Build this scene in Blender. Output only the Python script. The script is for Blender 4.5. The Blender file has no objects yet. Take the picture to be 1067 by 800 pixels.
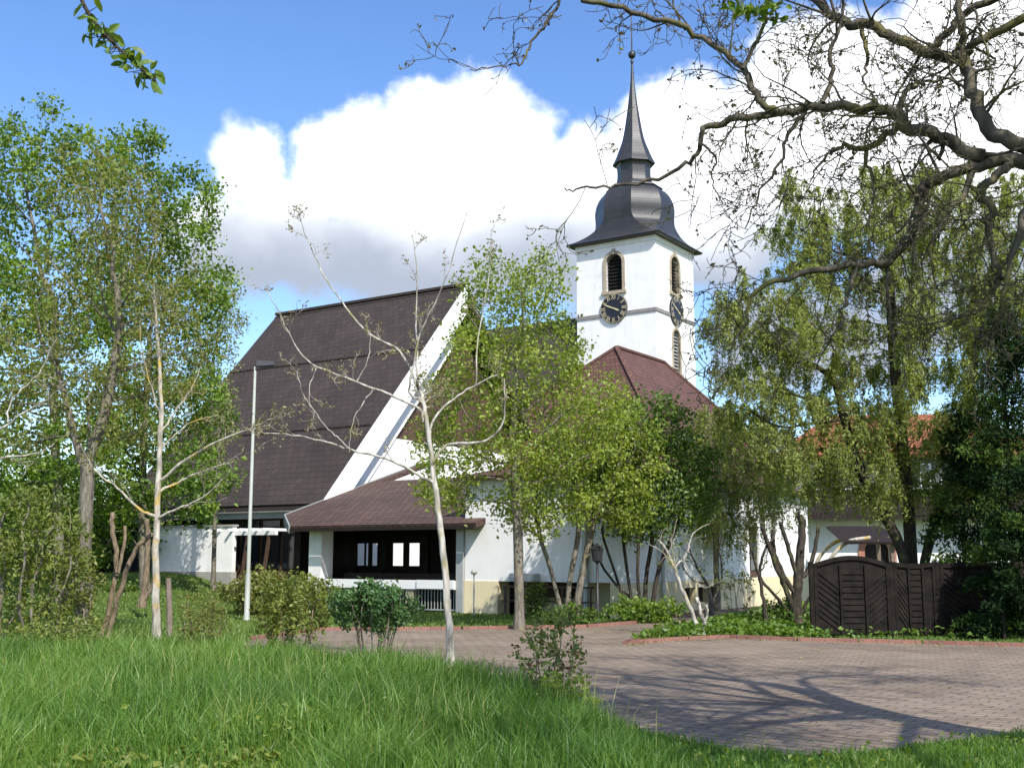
import bpy, math, random
import numpy as np
from mathutils import Vector, Matrix

# ------------------------------------------------------------------ camera, sky, sun, exposure
S = bpy.context.scene
F, PITCH, EYE = 1180.0, math.atan(178 / 1180.0), 1.7
SUN_AZ, SUN_EL = 154.0, 45.0            # clockwise from +Y (the way the camera looks)
cam = bpy.data.objects.new('camera', bpy.data.cameras.new('camera'))
S.collection.objects.link(cam); S.camera = cam
cam.location = (0, 0, EYE); cam.rotation_euler = (math.pi / 2 + PITCH, 0, 0)
cam.data.sensor_fit = 'HORIZONTAL'; cam.data.sensor_width = 36; cam.data.lens = F / 1067 * 36
cam.data.clip_start = .05; cam.data.clip_end = 3000

W = bpy.data.worlds.new('World'); S.world = W; W.use_nodes = True
SKY_STRENGTH = .15
CLOUD_WHITE = (1.22, 1.24, 1.28); CLOUD_GREY = (.37, .42, .52)

def ray(px, py):
    dx = (px - 533.5) / F; dy = (400 - py) / F
    return np.array([dx, math.cos(PITCH) - dy * math.sin(PITCH), math.sin(PITCH) + dy * math.cos(PITCH)])
def P(px, py, Y):
    d = ray(px, py); return np.array([0, 0, EYE]) + d * (Y / d[1])
def G(px, py, z=0):
    d = ray(px, py); return np.array([0, 0, EYE]) + d * ((z - EYE) / d[2])
def azel(px, py):
    d = ray(px, py); d = d / np.linalg.norm(d); return math.atan2(d[0], d[1]), math.asin(d[2])

def build_world():
    nt = W.node_tree; N = nt.nodes; L = nt.links; N.clear()
    def nd(t, **k):
        n = N.new(t)
        for a, b in k.items(): setattr(n, a, b)
        return n
    def m(op, a, b=None, c=None):
        n = nd('ShaderNodeMath', operation=op)
        for i, v in enumerate((a, b, c)):
            if v is None: continue
            if isinstance(v, (int, float)): n.inputs[i].default_value = v
            else: L.new(v, n.inputs[i])
        return n.outputs[0]
    sky = nd('ShaderNodeTexSky', sky_type='NISHITA'); sky.sun_disc = False
    sky.sun_elevation = math.radians(SUN_EL); sky.sun_rotation = math.radians(SUN_AZ)
    sky.air_density = 1.0; sky.dust_density = .35; sky.ozone_density = 2.6; sky.altitude = 200
    hs = nd('ShaderNodeHueSaturation'); hs.inputs['Saturation'].default_value = 1.17; hs.inputs['Hue'].default_value = .508; hs.inputs['Value'].default_value = 1.18
    L.new(sky.outputs[0], hs.inputs['Color'])
    b1 = nd('ShaderNodeBackground'); L.new(hs.outputs[0], b1.inputs[0]); b1.inputs[1].default_value = SKY_STRENGTH
    tc = nd('ShaderNodeTexCoord'); sep = nd('ShaderNodeSeparateXYZ'); L.new(tc.outputs['Generated'], sep.inputs[0])
    az = m('ARCTAN2', sep.outputs[0], sep.outputs[1]); el = m('ARCSINE', sep.outputs[2])
    nz = nd('ShaderNodeTexNoise'); nz.inputs['Scale'].default_value = 13; nz.inputs['Detail'].default_value = 9; nz.inputs['Roughness'].default_value = .58
    L.new(tc.outputs['Generated'], nz.inputs['Vector'])
    n1 = m('SUBTRACT', nz.outputs['Fac'], .5)
    nz2 = nd('ShaderNodeTexNoise'); nz2.inputs['Scale'].default_value = 7; nz2.inputs['Detail'].default_value = 4
    L.new(tc.outputs['Generated'], nz2.inputs['Vector'])
    n2 = m('SUBTRACT', nz2.outputs['Fac'], .5)
    blobs = [(490, 165, 120, 92), (375, 185, 85, 82), (258, 178, 48, 60), (235, 245, 75, 58), (600, 205, 95, 78), (725, 190, 120, 118),
             (880, 130, 170, 112), (1060, 120, 170, 150), (430, 262, 215, 74), (300, 250, 100, 70), (560, 250, 120, 66), (860, 350, 130, 60), (1000, 300, 120, 70), (640, 330, 45, 14)]
    f = None
    for px, py, rx, ry in blobs:
        a0, e0 = azel(px, py)
        d = m('SQRT', m('ADD', m('POWER', m('DIVIDE', m('SUBTRACT', az, a0), rx / F), 2), m('POWER', m('DIVIDE', m('SUBTRACT', el, e0), ry / F), 2)))
        v = m('MULTIPLY', m('SUBTRACT', 1, d), min(rx, ry) / 90)
        f = v if f is None else m('MAXIMUM', f, v)
    nz3 = nd('ShaderNodeTexNoise'); nz3.inputs['Scale'].default_value = 2.4; nz3.inputs['Detail'].default_value = 5
    L.new(tc.outputs['Generated'], nz3.inputs['Vector'])
    far = m('MULTIPLY', m('LESS_THAN', m('ABSOLUTE', az), .62), -5)
    fb = m('ADD', m('MULTIPLY', m('SUBTRACT', nz3.outputs['Fac'], .55), 3), far)
    f = m('MAXIMUM', f, fb)
    f = m('ADD', f, m('MULTIPLY', n1, 1.15))
    mr = nd('ShaderNodeMapRange', interpolation_type='SMOOTHSTEP'); L.new(f, mr.inputs[0]); mr.inputs[1].default_value = -.04; mr.inputs[2].default_value = .26
    # thick cloud: bright tops, greyer flat bases
    e_lo, e_hi = azel(533, 295)[1], azel(533, 178)[1]
    t = m('DIVIDE', m('SUBTRACT', el, e_lo), e_hi - e_lo)
    t = m('ADD', m('ADD', t, m('MULTIPLY', n2, .9)), m('MULTIPLY', n1, .5))
    mr2 = nd('ShaderNodeMapRange', interpolation_type='SMOOTHSTEP'); L.new(t, mr2.inputs[0]); mr2.inputs[1].default_value = .0; mr2.inputs[2].default_value = 1.0
    mx = nd('ShaderNodeMix', data_type='RGBA'); L.new(mr2.outputs[0], mx.inputs[0]); mx.inputs[6].default_value = (*CLOUD_GREY, 1); mx.inputs[7].default_value = (*CLOUD_WHITE, 1)
    b2 = nd('ShaderNodeBackground'); L.new(mx.outputs[2], b2.inputs[0]); b2.inputs[1].default_value = 1
    ms = nd('ShaderNodeMixShader'); L.new(mr.outputs[0], ms.inputs[0]); L.new(b1.outputs[0], ms.inputs[1]); L.new(b2.outputs[0], ms.inputs[2])
    out = nd('ShaderNodeOutputWorld'); L.new(ms.outputs[0], out.inputs[0])
build_world()
try: W.cycles.sampling_method = 'MANUAL'; W.cycles.sample_map_resolution = 512
except Exception: pass

sun = bpy.data.objects.new('sun', bpy.data.lights.new('sun', 'SUN')); S.collection.objects.link(sun)
sun.data.energy = 4.6; sun.data.angle = math.radians(.53); sun.data.color = (1, .95, .87)
_sd = Vector((math.sin(math.radians(SUN_AZ)) * math.cos(math.radians(SUN_EL)), math.cos(math.radians(SUN_AZ)) * math.cos(math.radians(SUN_EL)), math.sin(math.radians(SUN_EL))))
sun.rotation_euler = (-_sd).to_track_quat('-Z', 'Y').to_euler(); sun.location = (20, -30, 40)
S.view_settings.view_transform = 'Standard'; S.view_settings.look = 'None'; S.view_settings.exposure = 0.45; S.view_settings.gamma = 1; S.view_settings.use_curve_mapping = False
S.cycles.max_bounces = 6; S.cycles.diffuse_bounces = 3; S.cycles.glossy_bounces = 2; S.cycles.transmission_bounces = 4; S.cycles.caustics_reflective = False; S.cycles.caustics_refractive = False
S.cycles.use_denoising = True

# ------------------------------------------------------------------ helpers
COL = S.collection
def tag(o, label=None, cat=None, group=None, kind=None):
    if label: o['label'] = label
    if cat: o['category'] = cat
    if group: o['group'] = group
    if kind: o['kind'] = kind
    return o
def empty(name, loc, label, cat, group=None, rz=0):
    o = bpy.data.objects.new(name, None); COL.objects.link(o); o.location = tuple(loc); o.rotation_euler = (0, 0, rz); o.empty_display_size = .2
    return tag(o, label, cat, group)

class MB:
    """collects geometry, then becomes one mesh object"""
    def __init__(s): s.v = []; s.n = 0; s.q = []; s.t = []; s.g = []; s.qm = []; s.tm = []; s.gm = []; s.var = []; s.m = 0
    def addv(s, a, var=None):
        a = np.asarray(a, float).reshape(-1, 3); b = s.n; s.v.append(a); s.n += len(a)
        s.var.append(np.zeros(len(a)) if var is None else np.broadcast_to(var, (len(a),))); return b
    def quads(s, f): f = np.asarray(f, int).reshape(-1, 4); s.q.append(f); s.qm.append(np.full(len(f), s.m))
    def tris(s, f): f = np.asarray(f, int).reshape(-1, 3); s.t.append(f); s.tm.append(np.full(len(f), s.m))
    def poly(s, pts):
        b = s.addv(pts); s.g.append(list(range(b, b + len(pts)))); s.gm.append(s.m)
    def hexa(s, p):                       # 8 corners: bottom ring 0-3 ccw from above, top ring 4-7
        b = s.addv(p); s.quads(np.array([[3, 2, 1, 0], [4, 5, 6, 7], [0, 1, 5, 4], [1, 2, 6, 5], [2, 3, 7, 6], [3, 0, 4, 7]]) + b)
    def box(s, x0, x1, y0, y1, z0, z1):
        s.hexa([(x0, y0, z0), (x1, y0, z0), (x1, y1, z0), (x0, y1, z0), (x0, y0, z1), (x1, y0, z1), (x1, y1, z1), (x0, y1, z1)])
    def slab(s, pts, th):                 # polygon pts (ccw seen from its front) thickened backwards along the normal
        p = [np.array(q, float) for q in pts]; n = np.zeros(3)
        for i in range(len(p)): n += np.cross(p[i] - p[0], p[(i + 1) % len(p)] - p[0])
        n /= np.linalg.norm(n); k = len(p); b = s.addv(p + [q - n * th for q in p])
        s.g.append(list(range(b, b + k))); s.g.append(list(range(b + 2 * k - 1, b + k - 1, -1))); s.gm += [s.m, s.m]
        for i in range(k): j = (i + 1) % k; s.quads([b + j, b + i, b + k + i, b + k + j])
    def bar(s, a, b, w, h, up=(0, 0, 1)):
        a = np.array(a, float); b = np.array(b, float); d = b - a; d /= np.linalg.norm(d); x = np.cross(d, up)
        if np.linalg.norm(x) < 1e-3: x = np.cross(d, (1, 0, 0))
        x /= np.linalg.norm(x); y = np.cross(x, d); x = x * w / 2; y = y * h / 2
        s.hexa([a - x - y, a + x - y, b + x - y, b - x - y, a - x + y, a + x + y, b + x + y, b - x + y])
    def tube(s, pts, rad, k=6, cap=False):
        pts = np.asarray(pts, float); n = len(pts); rad = np.broadcast_to(np.asarray(rad, float), (n,))
        t = np.gradient(pts, axis=0); t /= np.linalg.norm(t, axis=1)[:, None] + 1e-9
        ref = np.array([.31, .93, .2]) if abs(t[0] @ np.array([.31, .93, .2])) < .85 else np.array([.9, -.1, .4])
        a = np.cross(t, ref); a /= np.linalg.norm(a, axis=1)[:, None] + 1e-9; c = np.cross(t, a)
        th = np.arange(k) * 2 * math.pi / k
        ring = pts[:, None, :] + rad[:, None, None] * (np.cos(th)[None, :, None] * a[:, None, :] + np.sin(th)[None, :, None] * c[:, None, :])
        b = s.addv(ring.reshape(-1, 3)); i = np.arange(n - 1)[:, None] * k; j = np.arange(k)[None, :]; j2 = (j + 1) % k
        s.quads(np.stack([b + i + j, b + i + j2, b + i + k + j2, b + i + k + j], -1).reshape(-1, 4))
        if cap: s.g.append([b + (n - 1) * k + q for q in range(k)]); s.gm.append(s.m)
    def lathe(s, prof, c=(0, 0, 0), k=16):
        prof = np.array(prof, float); th = np.arange(k) * 2 * math.pi / k
        r = np.stack([prof[:, :1] * np.cos(th), prof[:, :1] * np.sin(th), np.repeat(prof[:, 1:], k, 1)], -1) + np.array(c)
        b = s.addv(r.reshape(-1, 3)); n = len(prof); i = np.arange(n - 1)[:, None] * k; j = np.arange(k)[None, :]; j2 = (j + 1) % k
        s.quads(np.stack([b + i + j, b + i + j2, b + i + k + j2, b + i + k + j], -1).reshape(-1, 4))
        s.g.append([b + q for q in range(k)][::-1]); s.g.append([b + (n - 1) * k + q for q in range(k)]); s.gm += [s.m, s.m]
    def build(s, name, mats, parent=None, smooth=False, uv=False, off=None, var=False):
        me = bpy.data.meshes.new(name); V = np.concatenate(s.v)
        if off is not None: V = V - np.asarray(off, float)
        Q = np.concatenate(s.q) if s.q else np.zeros((0, 4), int); T = np.concatenate(s.t) if s.t else np.zeros((0, 3), int)
        loops = np.concatenate([Q.ravel(), T.ravel(), np.array([i for g in s.g for i in g], int)])
        tot = np.concatenate([np.full(len(Q), 4), np.full(len(T), 3), np.array([len(g) for g in s.g], int)]).astype(int)
        mi = np.concatenate((s.qm or [np.zeros(0, int)]) + (s.tm or [np.zeros(0, int)]) + [np.array(s.gm, int)]).astype(int)
        me.vertices.add(len(V)); me.vertices.foreach_set('co', V.ravel()); me.loops.add(len(loops)); me.loops.foreach_set('vertex_index', loops)
        me.polygons.add(len(tot)); st = np.concatenate([[0], np.cumsum(tot)[:-1]]); me.polygons.foreach_set('loop_start', st.astype(int)); me.polygons.foreach_set('loop_total', tot)
        me.polygons.foreach_set('material_index', mi); me.update(calc_edges=True)
        me.polygons.foreach_set('use_smooth', np.full(len(tot), bool(smooth)))
        for x in (mats if isinstance(mats, (list, tuple)) else [mats]): me.materials.append(x)
        if uv:
            l = me.uv_layers.new(name='UVMap'); out = np.zeros((len(loops), 2))
            for p in me.polygons:
                n = np.array(p.normal); a = np.cross((0, 0, 1), n); ln = np.linalg.norm(a)
                a = np.array([1., 0, 0]) if ln < .05 else a / ln; c = np.cross(n, a)
                for li in p.loop_indices: q = V[loops[li]]; out[li] = (q @ a, q @ c)
            l.data.foreach_set('uv', out.ravel())
        if var: at = me.attributes.new('var', 'FLOAT', 'POINT'); at.data.foreach_set('value', np.concatenate(s.var))
        o = bpy.data.objects.new(name, me); COL.objects.link(o)
        if parent is not None: o.parent = parent
        return o

# ------------------------------------------------------------------ curves
def smooth_poly(pts, sub=4):
    pts = np.asarray(pts, float)
    if len(pts) < 3: return np.linspace(pts[0], pts[-1], sub + 1)
    p = np.vstack([2 * pts[0] - pts[1], pts, 2 * pts[-1] - pts[-2]]); out = []
    for i in range(1, len(p) - 2):
        for k in range(sub):
            t = k / sub; a, b, c, d = p[i - 1:i + 3]
            out.append(.5 * (2 * b + (c - a) * t + (2 * a - 5 * b + 4 * c - d) * t * t + (3 * b - a - 3 * c + d) * t ** 3))
    out.append(p[-2]); return np.array(out)

# ------------------------------------------------------------------ materials
def newmat(name):
    m = bpy.data.materials.new(name); m.use_nodes = True; nt = m.node_tree
    return m, nt, nt.nodes, nt.links, nt.nodes['Principled BSDF']
def ramp(N, stops):
    r = N.new('ShaderNodeValToRGB'); e = r.color_ramp.elements
    while len(e) < len(stops): e.new(.5)
    for x, (p, c) in zip(e, stops): x.position = p; x.color = (*c, 1)
    return r
def sc3(c, k): return tuple(min(1, x * k) for x in c)
def plain(name, c, rough=.7, spec=.3, var=.12, scale=3, bump=0, bscale=40, metal=0, dirt=None):
    m, nt, N, L, b = newmat(name); tc = N.new('ShaderNodeTexCoord')
    nz = N.new('ShaderNodeTexNoise'); nz.inputs['Scale'].default_value = scale; nz.inputs['Detail'].default_value = 6; L.new(tc.outputs['Object'], nz.inputs['Vector'])
    r = ramp(N, [(.3, sc3(c, 1 - var)), (.7, sc3(c, 1 + var))]); L.new(nz.outputs['Fac'], r.inputs[0]); col = r.outputs[0]
    if dirt:
        mp = N.new('ShaderNodeMapping'); mp.inputs['Scale'].default_value = (2.2, 2.2, .16); L.new(tc.outputs['Object'], mp.inputs[0]); n5 = N.new('ShaderNodeTexNoise'); n5.inputs['Scale'].default_value = 1.6; n5.inputs['Detail'].default_value = 7; L.new(mp.outputs[0], n5.inputs['Vector'])
        m5 = N.new('ShaderNodeMapRange'); m5.inputs[1].default_value = .52; m5.inputs[2].default_value = .78; m5.inputs[4].default_value = .34; L.new(n5.outputs['Fac'], m5.inputs[0]); x5 = N.new('ShaderNodeMix'); x5.data_type = 'RGBA'; L.new(m5.outputs[0], x5.inputs[0]); L.new(col, x5.inputs[6]); x5.inputs[7].default_value = (*dirt, 1); col = x5.outputs[2]
        n2 = N.new('ShaderNodeTexNoise'); n2.inputs['Scale'].default_value = .9; n2.inputs['Detail'].default_value = 8; n2.inputs['Roughness'].default_value = .7; L.new(tc.outputs['Object'], n2.inputs['Vector'])
        mr = N.new('ShaderNodeMapRange'); mr.inputs[1].default_value = .55; mr.inputs[2].default_value = .8; mr.inputs[4].default_value = .45; L.new(n2.outputs['Fac'], mr.inputs[0])
        mx = N.new('ShaderNodeMix'); mx.data_type = 'RGBA'; L.new(mr.outputs[0], mx.inputs[0]); L.new(col, mx.inputs[6]); mx.inputs[7].default_value = (*dirt, 1); col = mx.outputs[2]
    L.new(col, b.inputs['Base Color']); b.inputs['Roughness'].default_value = rough; b.inputs['Specular IOR Level'].default_value = spec; b.inputs['Metallic'].default_value = metal
    if bump:
        n3 = N.new('ShaderNodeTexNoise'); n3.inputs['Scale'].default_value = bscale; n3.inputs['Detail'].default_value = 4; L.new(tc.outputs['Object'], n3.inputs['Vector'])
        bp = N.new('ShaderNodeBump'); bp.inputs['Strength'].default_value = bump; bp.inputs['Distance'].default_value = .02; L.new(n3.outputs['Fac'], bp.inputs['Height']); L.new(bp.outputs[0], b.inputs['Normal'])
    return m
def tiles(name, c1, c2, w, h, mortar, rough=.7, spec=.3, bump=.6, dist=.03, stain=.25, msize=.012, rot=0, offset=.5, coord='UV', moss=None):
    m, nt, N, L, b = newmat(name); tc = N.new('ShaderNodeTexCoord'); mp = N.new('ShaderNodeMapping'); mp.inputs['Rotation'].default_value = (0, 0, rot)
    L.new(tc.outputs[coord], mp.inputs[0])
    br = N.new('ShaderNodeTexBrick'); L.new(mp.outputs[0], br.inputs['Vector']); br.offset = offset
    br.inputs['Color1'].default_value = (*c1, 1); br.inputs['Color2'].default_value = (*c2, 1); br.inputs['Mortar'].default_value = (*mortar, 1)
    br.inputs['Scale'].default_value = 1; br.inputs['Brick Width'].default_value = w; br.inputs['Row Height'].default_value = h; br.inputs['Mortar Size'].default_value = msize; br.inputs['Mortar Smooth'].default_value = .2
    nz = N.new('ShaderNodeTexNoise'); nz.inputs['Scale'].default_value = .55; nz.inputs['Detail'].default_value = 9; nz.inputs['Roughness'].default_value = .66; L.new(tc.outputs['Object'], nz.inputs['Vector'])
    r = ramp(N, [(.3, (1 - stain,) * 3), (.7, (1, 1, 1))]); L.new(nz.outputs['Fac'], r.inputs[0])
    mx = N.new('ShaderNodeMix'); mx.data_type = 'RGBA'; mx.blend_type = 'MULTIPLY'; mx.inputs[0].default_value = 1; L.new(br.outputs['Color'], mx.inputs[6]); L.new(r.outputs[0], mx.inputs[7]); col = mx.outputs[2]
    if moss:
        n2 = N.new('ShaderNodeTexNoise'); n2.inputs['Scale'].default_value = .8; n2.inputs['Detail'].default_value = 7; L.new(tc.outputs['Object'], n2.inputs['Vector'])
        mr = N.new('ShaderNodeMapRange'); mr.inputs[1].default_value = .56; mr.inputs[2].default_value = .74; mr.inputs[4].default_value = .7; L.new(n2.outputs['Fac'], mr.inputs[0])
        m2 = N.new('ShaderNodeMix'); m2.data_type = 'RGBA'; L.new(mr.outputs[0], m2.inputs[0]); L.new(col, m2.inputs[6]); m2.inputs[7].default_value = (*moss, 1); col = m2.outputs[2]
    L.new(col, b.inputs['Base Color']); b.inputs['Roughness'].default_value = rough; b.inputs['Specular IOR Level'].default_value = spec
    bp = N.new('ShaderNodeBump'); bp.inputs['Strength'].default_value = bump; bp.inputs['Distance'].default_value = dist; bp.invert = True
    ad = N.new('ShaderNodeMath'); ad.operation = 'ADD'; n4 = N.new('ShaderNodeTexNoise'); n4.inputs['Scale'].default_value = 9; L.new(tc.outputs['Object'], n4.inputs['Vector'])
    ml = N.new('ShaderNodeMath'); ml.operation = 'MULTIPLY'; ml.inputs[1].default_value = .5; L.new(n4.outputs['Fac'], ml.inputs[0]); L.new(br.outputs['Fac'], ad.inputs[0]); L.new(ml.outputs[0], ad.inputs[1])
    L.new(ad.outputs[0], bp.inputs['Height']); L.new(bp.outputs[0], b.inputs['Normal'])
    return m
def leafmat(name, cols, trans=.35, rough=.5, gloss=.03):
    m, nt, N, L, b = newmat(name); N.remove(b)
    at = N.new('ShaderNodeAttribute'); at.attribute_name = 'var'
    k = len(cols); r = ramp(N, [(i / (k - 1), sc3(c, 1.45)) for i, c in enumerate(cols)]); L.new(at.outputs['Fac'], r.inputs[0])
    d = N.new('ShaderNodeBsdfDiffuse'); L.new(r.outputs[0], d.inputs[0])
    t = N.new('ShaderNodeBsdfTranslucent'); h = N.new('ShaderNodeMix'); h.data_type = 'RGBA'; h.blend_type = 'MULTIPLY'; h.inputs[0].default_value = 1; L.new(r.outputs[0], h.inputs[6]); h.inputs[7].default_value = (1.5, 1.35, .5, 1); h.clamp_result = False
    L.new(h.outputs[2], t.inputs[0])
    a = N.new('ShaderNodeMixShader'); a.inputs[0].default_value = trans; L.new(d.outputs[0], a.inputs[1]); L.new(t.outputs[0], a.inputs[2])
    g = N.new('ShaderNodeBsdfGlossy'); g.inputs['Roughness'].default_value = rough; g.inputs['Color'].default_value = (1, 1, 1, 1)
    a2 = N.new('ShaderNodeMixShader'); a2.inputs[0].default_value = gloss; L.new(a.outputs[0], a2.inputs[1]); L.new(g.outputs[0], a2.inputs[2])
    L.new(a2.outputs[0], N['Material Output'].inputs[0]); return m
def bark(name, c1, c2, lichen=None, lamt=.5, scale=6):
    m, nt, N, L, b = newmat(name); tc = N.new('ShaderNodeTexCoord'); mp = N.new('ShaderNodeMapping'); mp.inputs['Scale'].default_value = (1, 1, .25); L.new(tc.outputs['Object'], mp.inputs[0])
    nz = N.new('ShaderNodeTexNoise'); nz.inputs['Scale'].default_value = scale * 3; nz.inputs['Detail'].default_value = 8; L.new(mp.outputs[0], nz.inputs['Vector'])
    r = ramp(N, [(.35, c1), (.65, c2)]); L.new(nz.outputs['Fac'], r.inputs[0]); col = r.outputs[0]
    if lichen:
        n2 = N.new('ShaderNodeTexNoise'); n2.inputs['Scale'].default_value = scale * .6; n2.inputs['Detail'].default_value = 6; L.new(tc.outputs['Object'], n2.inputs['Vector'])
        mr = N.new('ShaderNodeMapRange'); mr.inputs[1].default_value = .62 - .2 * lamt; mr.inputs[2].default_value = .72 - .12 * lamt; L.new(n2.outputs['Fac'], mr.inputs[0])
        mx = N.new('ShaderNodeMix'); mx.data_type = 'RGBA'; L.new(mr.outputs[0], mx.inputs[0]); L.new(col, mx.inputs[6]); mx.inputs[7].default_value = (*lichen, 1); col = mx.outputs[2]
    L.new(col, b.inputs['Base Color']); b.inputs['Roughness'].default_value = .9; b.inputs['Specular IOR Level'].default_value = .15
    bp = N.new('ShaderNodeBump'); bp.inputs['Strength'].default_value = .9; bp.inputs['Distance'].default_value = .035; L.new(nz.outputs['Fac'], bp.inputs['Height']); L.new(bp.outputs[0], b.inputs['Normal'])
    return m

M = {}
M['render'] = plain('white_render', (.80, .79, .77), .85, .15, .05, 1.5, .15, 30, dirt=(.58, .56, .52))
M['white_wood'] = plain('white_painted_wood', (.78, .78, .77), .6, .3, .04, 4)
M['plinth'] = plain('cream_plinth', (.72, .62, .40), .85, .15, .05, 2, .1, 30, dirt=(.50, .43, .30))
M['sandstone'] = plain('sandstone', (.36, .31, .23), .85, .15, .15, 5, .2, 25)
M['greystone'] = plain('grey_stone_band', (.23, .22, .22), .85, .2, .12, 5, .2, 25)
M['hallroof'] = tiles('dark_hall_roof', (.066, .050, .044), (.052, .040, .036), .34, .30, (.036, .026, .023), .75, .22, .4, .02, .32, .016)
M['hallfel'] = plain('dark_roof_strip', (.042, .032, .028), .8)
M['porchroof'] = tiles('porch_tiles', (.122, .076, .060), (.090, .056, .046), .3, .30, (.045, .028, .024), .75, .25, .5, .03, .25, .02)
M['wingroof'] = tiles('wing_tiles', (.150, .077, .060), (.112, .057, .046), .24, .28, (.06, .030, .026), .75, .25, .5, .03, .28, .02)
M['orangeroof'] = tiles('orange_tiles', (.36, .13, .065), (.27, .095, .05), .25, .3, (.12, .05, .03), .75, .25, .5, .03, .25, .02)
M['slate'] = tiles('slate', (.050, .051, .054), (.036, .037, .040), .28, .16, (.020, .020, .023), .45, .5, .32, .008, .55, .010)
M['darkwood'] = plain('dark_brown_wood', (.022, .015, .012), .7, .25, .25, 6, .2, 20)
M['brownwood'] = plain('brown_wood', (.085, .05, .036), .7, .25, .2, 6, .2, 20)
M['fascia'] = plain('grey_green_fascia', (.26, .28, .27), .6, .3, .08)
M['louvre'] = plain('black_louvre', (.012, .012, .012), .7)
M['dial'] = plain('clock_dial', (.012, .014, .022), .45, .4, .1)
M['gilt'] = plain('gilt', (.62, .52, .30), .45, .5, .08)
M['metal'] = plain('dark_metal', (.05, .05, .055), .45, .5, .1, metal=.6)
M['galv'] = plain('galvanised_metal', (.42, .43, .42), .5, .5, .08, metal=.3)
M['polewhite'] = plain('pale_lamp_pole', (.33, .35, .31), .55, .4, .06, 8)
M['glass'] = plain('dark_window_glass', (.02, .024, .028), .08, .8, .1)
M['greyslate_wall'] = tiles('grey_shingle_wall', (.20, .20, .20), (.16, .16, .165), .25, .2, (.09, .09, .09), .8, .2, .3, .01, .15, .012)
M['fence'] = plain('dark_stained_fence', (.014, .0105, .0085), .8, .15, .55, 5, .3, 40)
M['greywood'] = plain('weathered_post', (.19, .15, .12), .85, .15, .2, 7, .3, 30)
M['concrete'] = plain('concrete', (.34, .32, .29), .85, .15, .1, 3, .2, 40)
M['brickkerb'] = tiles('brick_kerb', (.34, .17, .13), (.27, .13, .10), .24, .12, (.16, .13, .11), .85, .2, .5, .01, .3, .01)
M['redstone'] = plain('red_sandstone', (.36, .17, .12), .85, .15, .12, 6)
M['greyshed'] = plain('dark_shed_boards', (.045, .05, .058), .7, .25, .2, 5)

# ground
def groundmat():
    m, nt, N, L, b = newmat('lawn_ground'); tc = N.new('ShaderNodeTexCoord')
    n1 = N.new('ShaderNodeTexNoise'); n1.inputs['Scale'].default_value = .5; n1.inputs['Detail'].default_value = 9; n1.inputs['Roughness'].default_value = .7; L.new(tc.outputs['Object'], n1.inputs['Vector'])
    r = ramp(N, [(.28, (.038, .070, .016)), (.5, (.070, .120, .024)), (.72, (.115, .155, .036))]); L.new(n1.outputs['Fac'], r.inputs[0])
    n2 = N.new('ShaderNodeTexNoise'); n2.inputs['Scale'].default_value = 22; n2.inputs['Detail'].default_value = 5; L.new(tc.outputs['Object'], n2.inputs['Vector'])
    r2 = ramp(N, [(.3, (.6, .6, .6)), (.7, (1.25, 1.25, 1.2))]); L.new(n2.outputs['Fac'], r2.inputs[0])
    mx = N.new('ShaderNodeMix'); mx.data_type = 'RGBA'; mx.blend_type = 'MULTIPLY'; mx.inputs[0].default_value = 1; L.new(r.outputs[0], mx.inputs[6]); L.new(r2.outputs[0], mx.inputs[7])
    L.new(mx.outputs[2], b.inputs['Base Color']); b.inputs['Roughness'].default_value = .95; b.inputs['Specular IOR Level'].default_value = .1
    bp = N.new('ShaderNodeBump'); bp.inputs['Strength'].default_value = .9; bp.inputs['Distance'].default_value = .06; L.new(n2.outputs['Fac'], bp.inputs['Height']); L.new(bp.outputs[0], b.inputs['Normal'])
    return m
M['ground'] = groundmat()
M['paving'] = tiles('brick_paving', (.345, .272, .206), (.268, .207, .156), .32, .16, (.160, .130, .105), .9, .15, .6, .012, .48, .014, rot=math.radians(38), coord='Object', moss=(.20, .165, .13))
M['paving2'] = tiles('dark_asphalt', (.13, .115, .105), (.11, .10, .092), .4, .4, (.09, .08, .07), .9, .15, .2, .006, .25, .005, coord='Object')  # dark grey-brown asphalt, assigned to no object

M['leaf_bright'] = leafmat('leaf_bright', [(.045, .086, .011), (.092, .162, .016), (.155, .225, .026)], .42)
M['leaf_maple'] = leafmat('leaf_maple', [(.072, .106, .013), (.150, .206, .024), (.235, .285, .045)], .46)
M['leaf_olive'] = leafmat('leaf_olive', [(.080, .080, .020), (.130, .140, .030), (.175, .200, .045)], .4)
M['leaf_pale'] = leafmat('leaf_pale', [(.13, .15, .050), (.19, .21, .075), (.24, .26, .11)], .35)
M['leaf_dark'] = leafmat('leaf_dark', [(.034, .070, .011), (.072, .125, .018), (.120, .180, .026)], .38)
M['leaf_willow'] = leafmat('leaf_willow', [(.13, .17, .036), (.20, .25, .055), (.28, .32, .09)], .5)
M['leaf_conifer'] = leafmat('leaf_conifer', [(.008, .020, .006), (.016, .038, .008), (.060, .100, .018)], .15, .6, .008)
M['leaf_bush'] = leafmat('leaf_bush', [(.065, .092, .016), (.110, .140, .022), (.160, .185, .030)], .35)
M['leaf_lilac'] = leafmat('leaf_lilac', [(.022, .060, .018), (.045, .098, .026), (.075, .135, .036)], .3)
M['leaf_red'] = leafmat('leaf_red', [(.12, .05, .03), (.075, .10, .025), (.10, .15, .03), (.14, .18, .035)], .35)
M['leaf_bud'] = leafmat('leaf_bud', [(.07, .05, .03), (.10, .085, .04), (.11, .12, .045)], .2)
M['leaf_brown'] = leafmat('leaf_brown', [(.16, .13, .07), (.20, .17, .09), (.23, .22, .11)], .3)
M['grass'] = leafmat('grass', [(.032, .078, .012), (.070, .148, .020), (.120, .205, .030), (.22, .25, .08)], .42)
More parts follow.
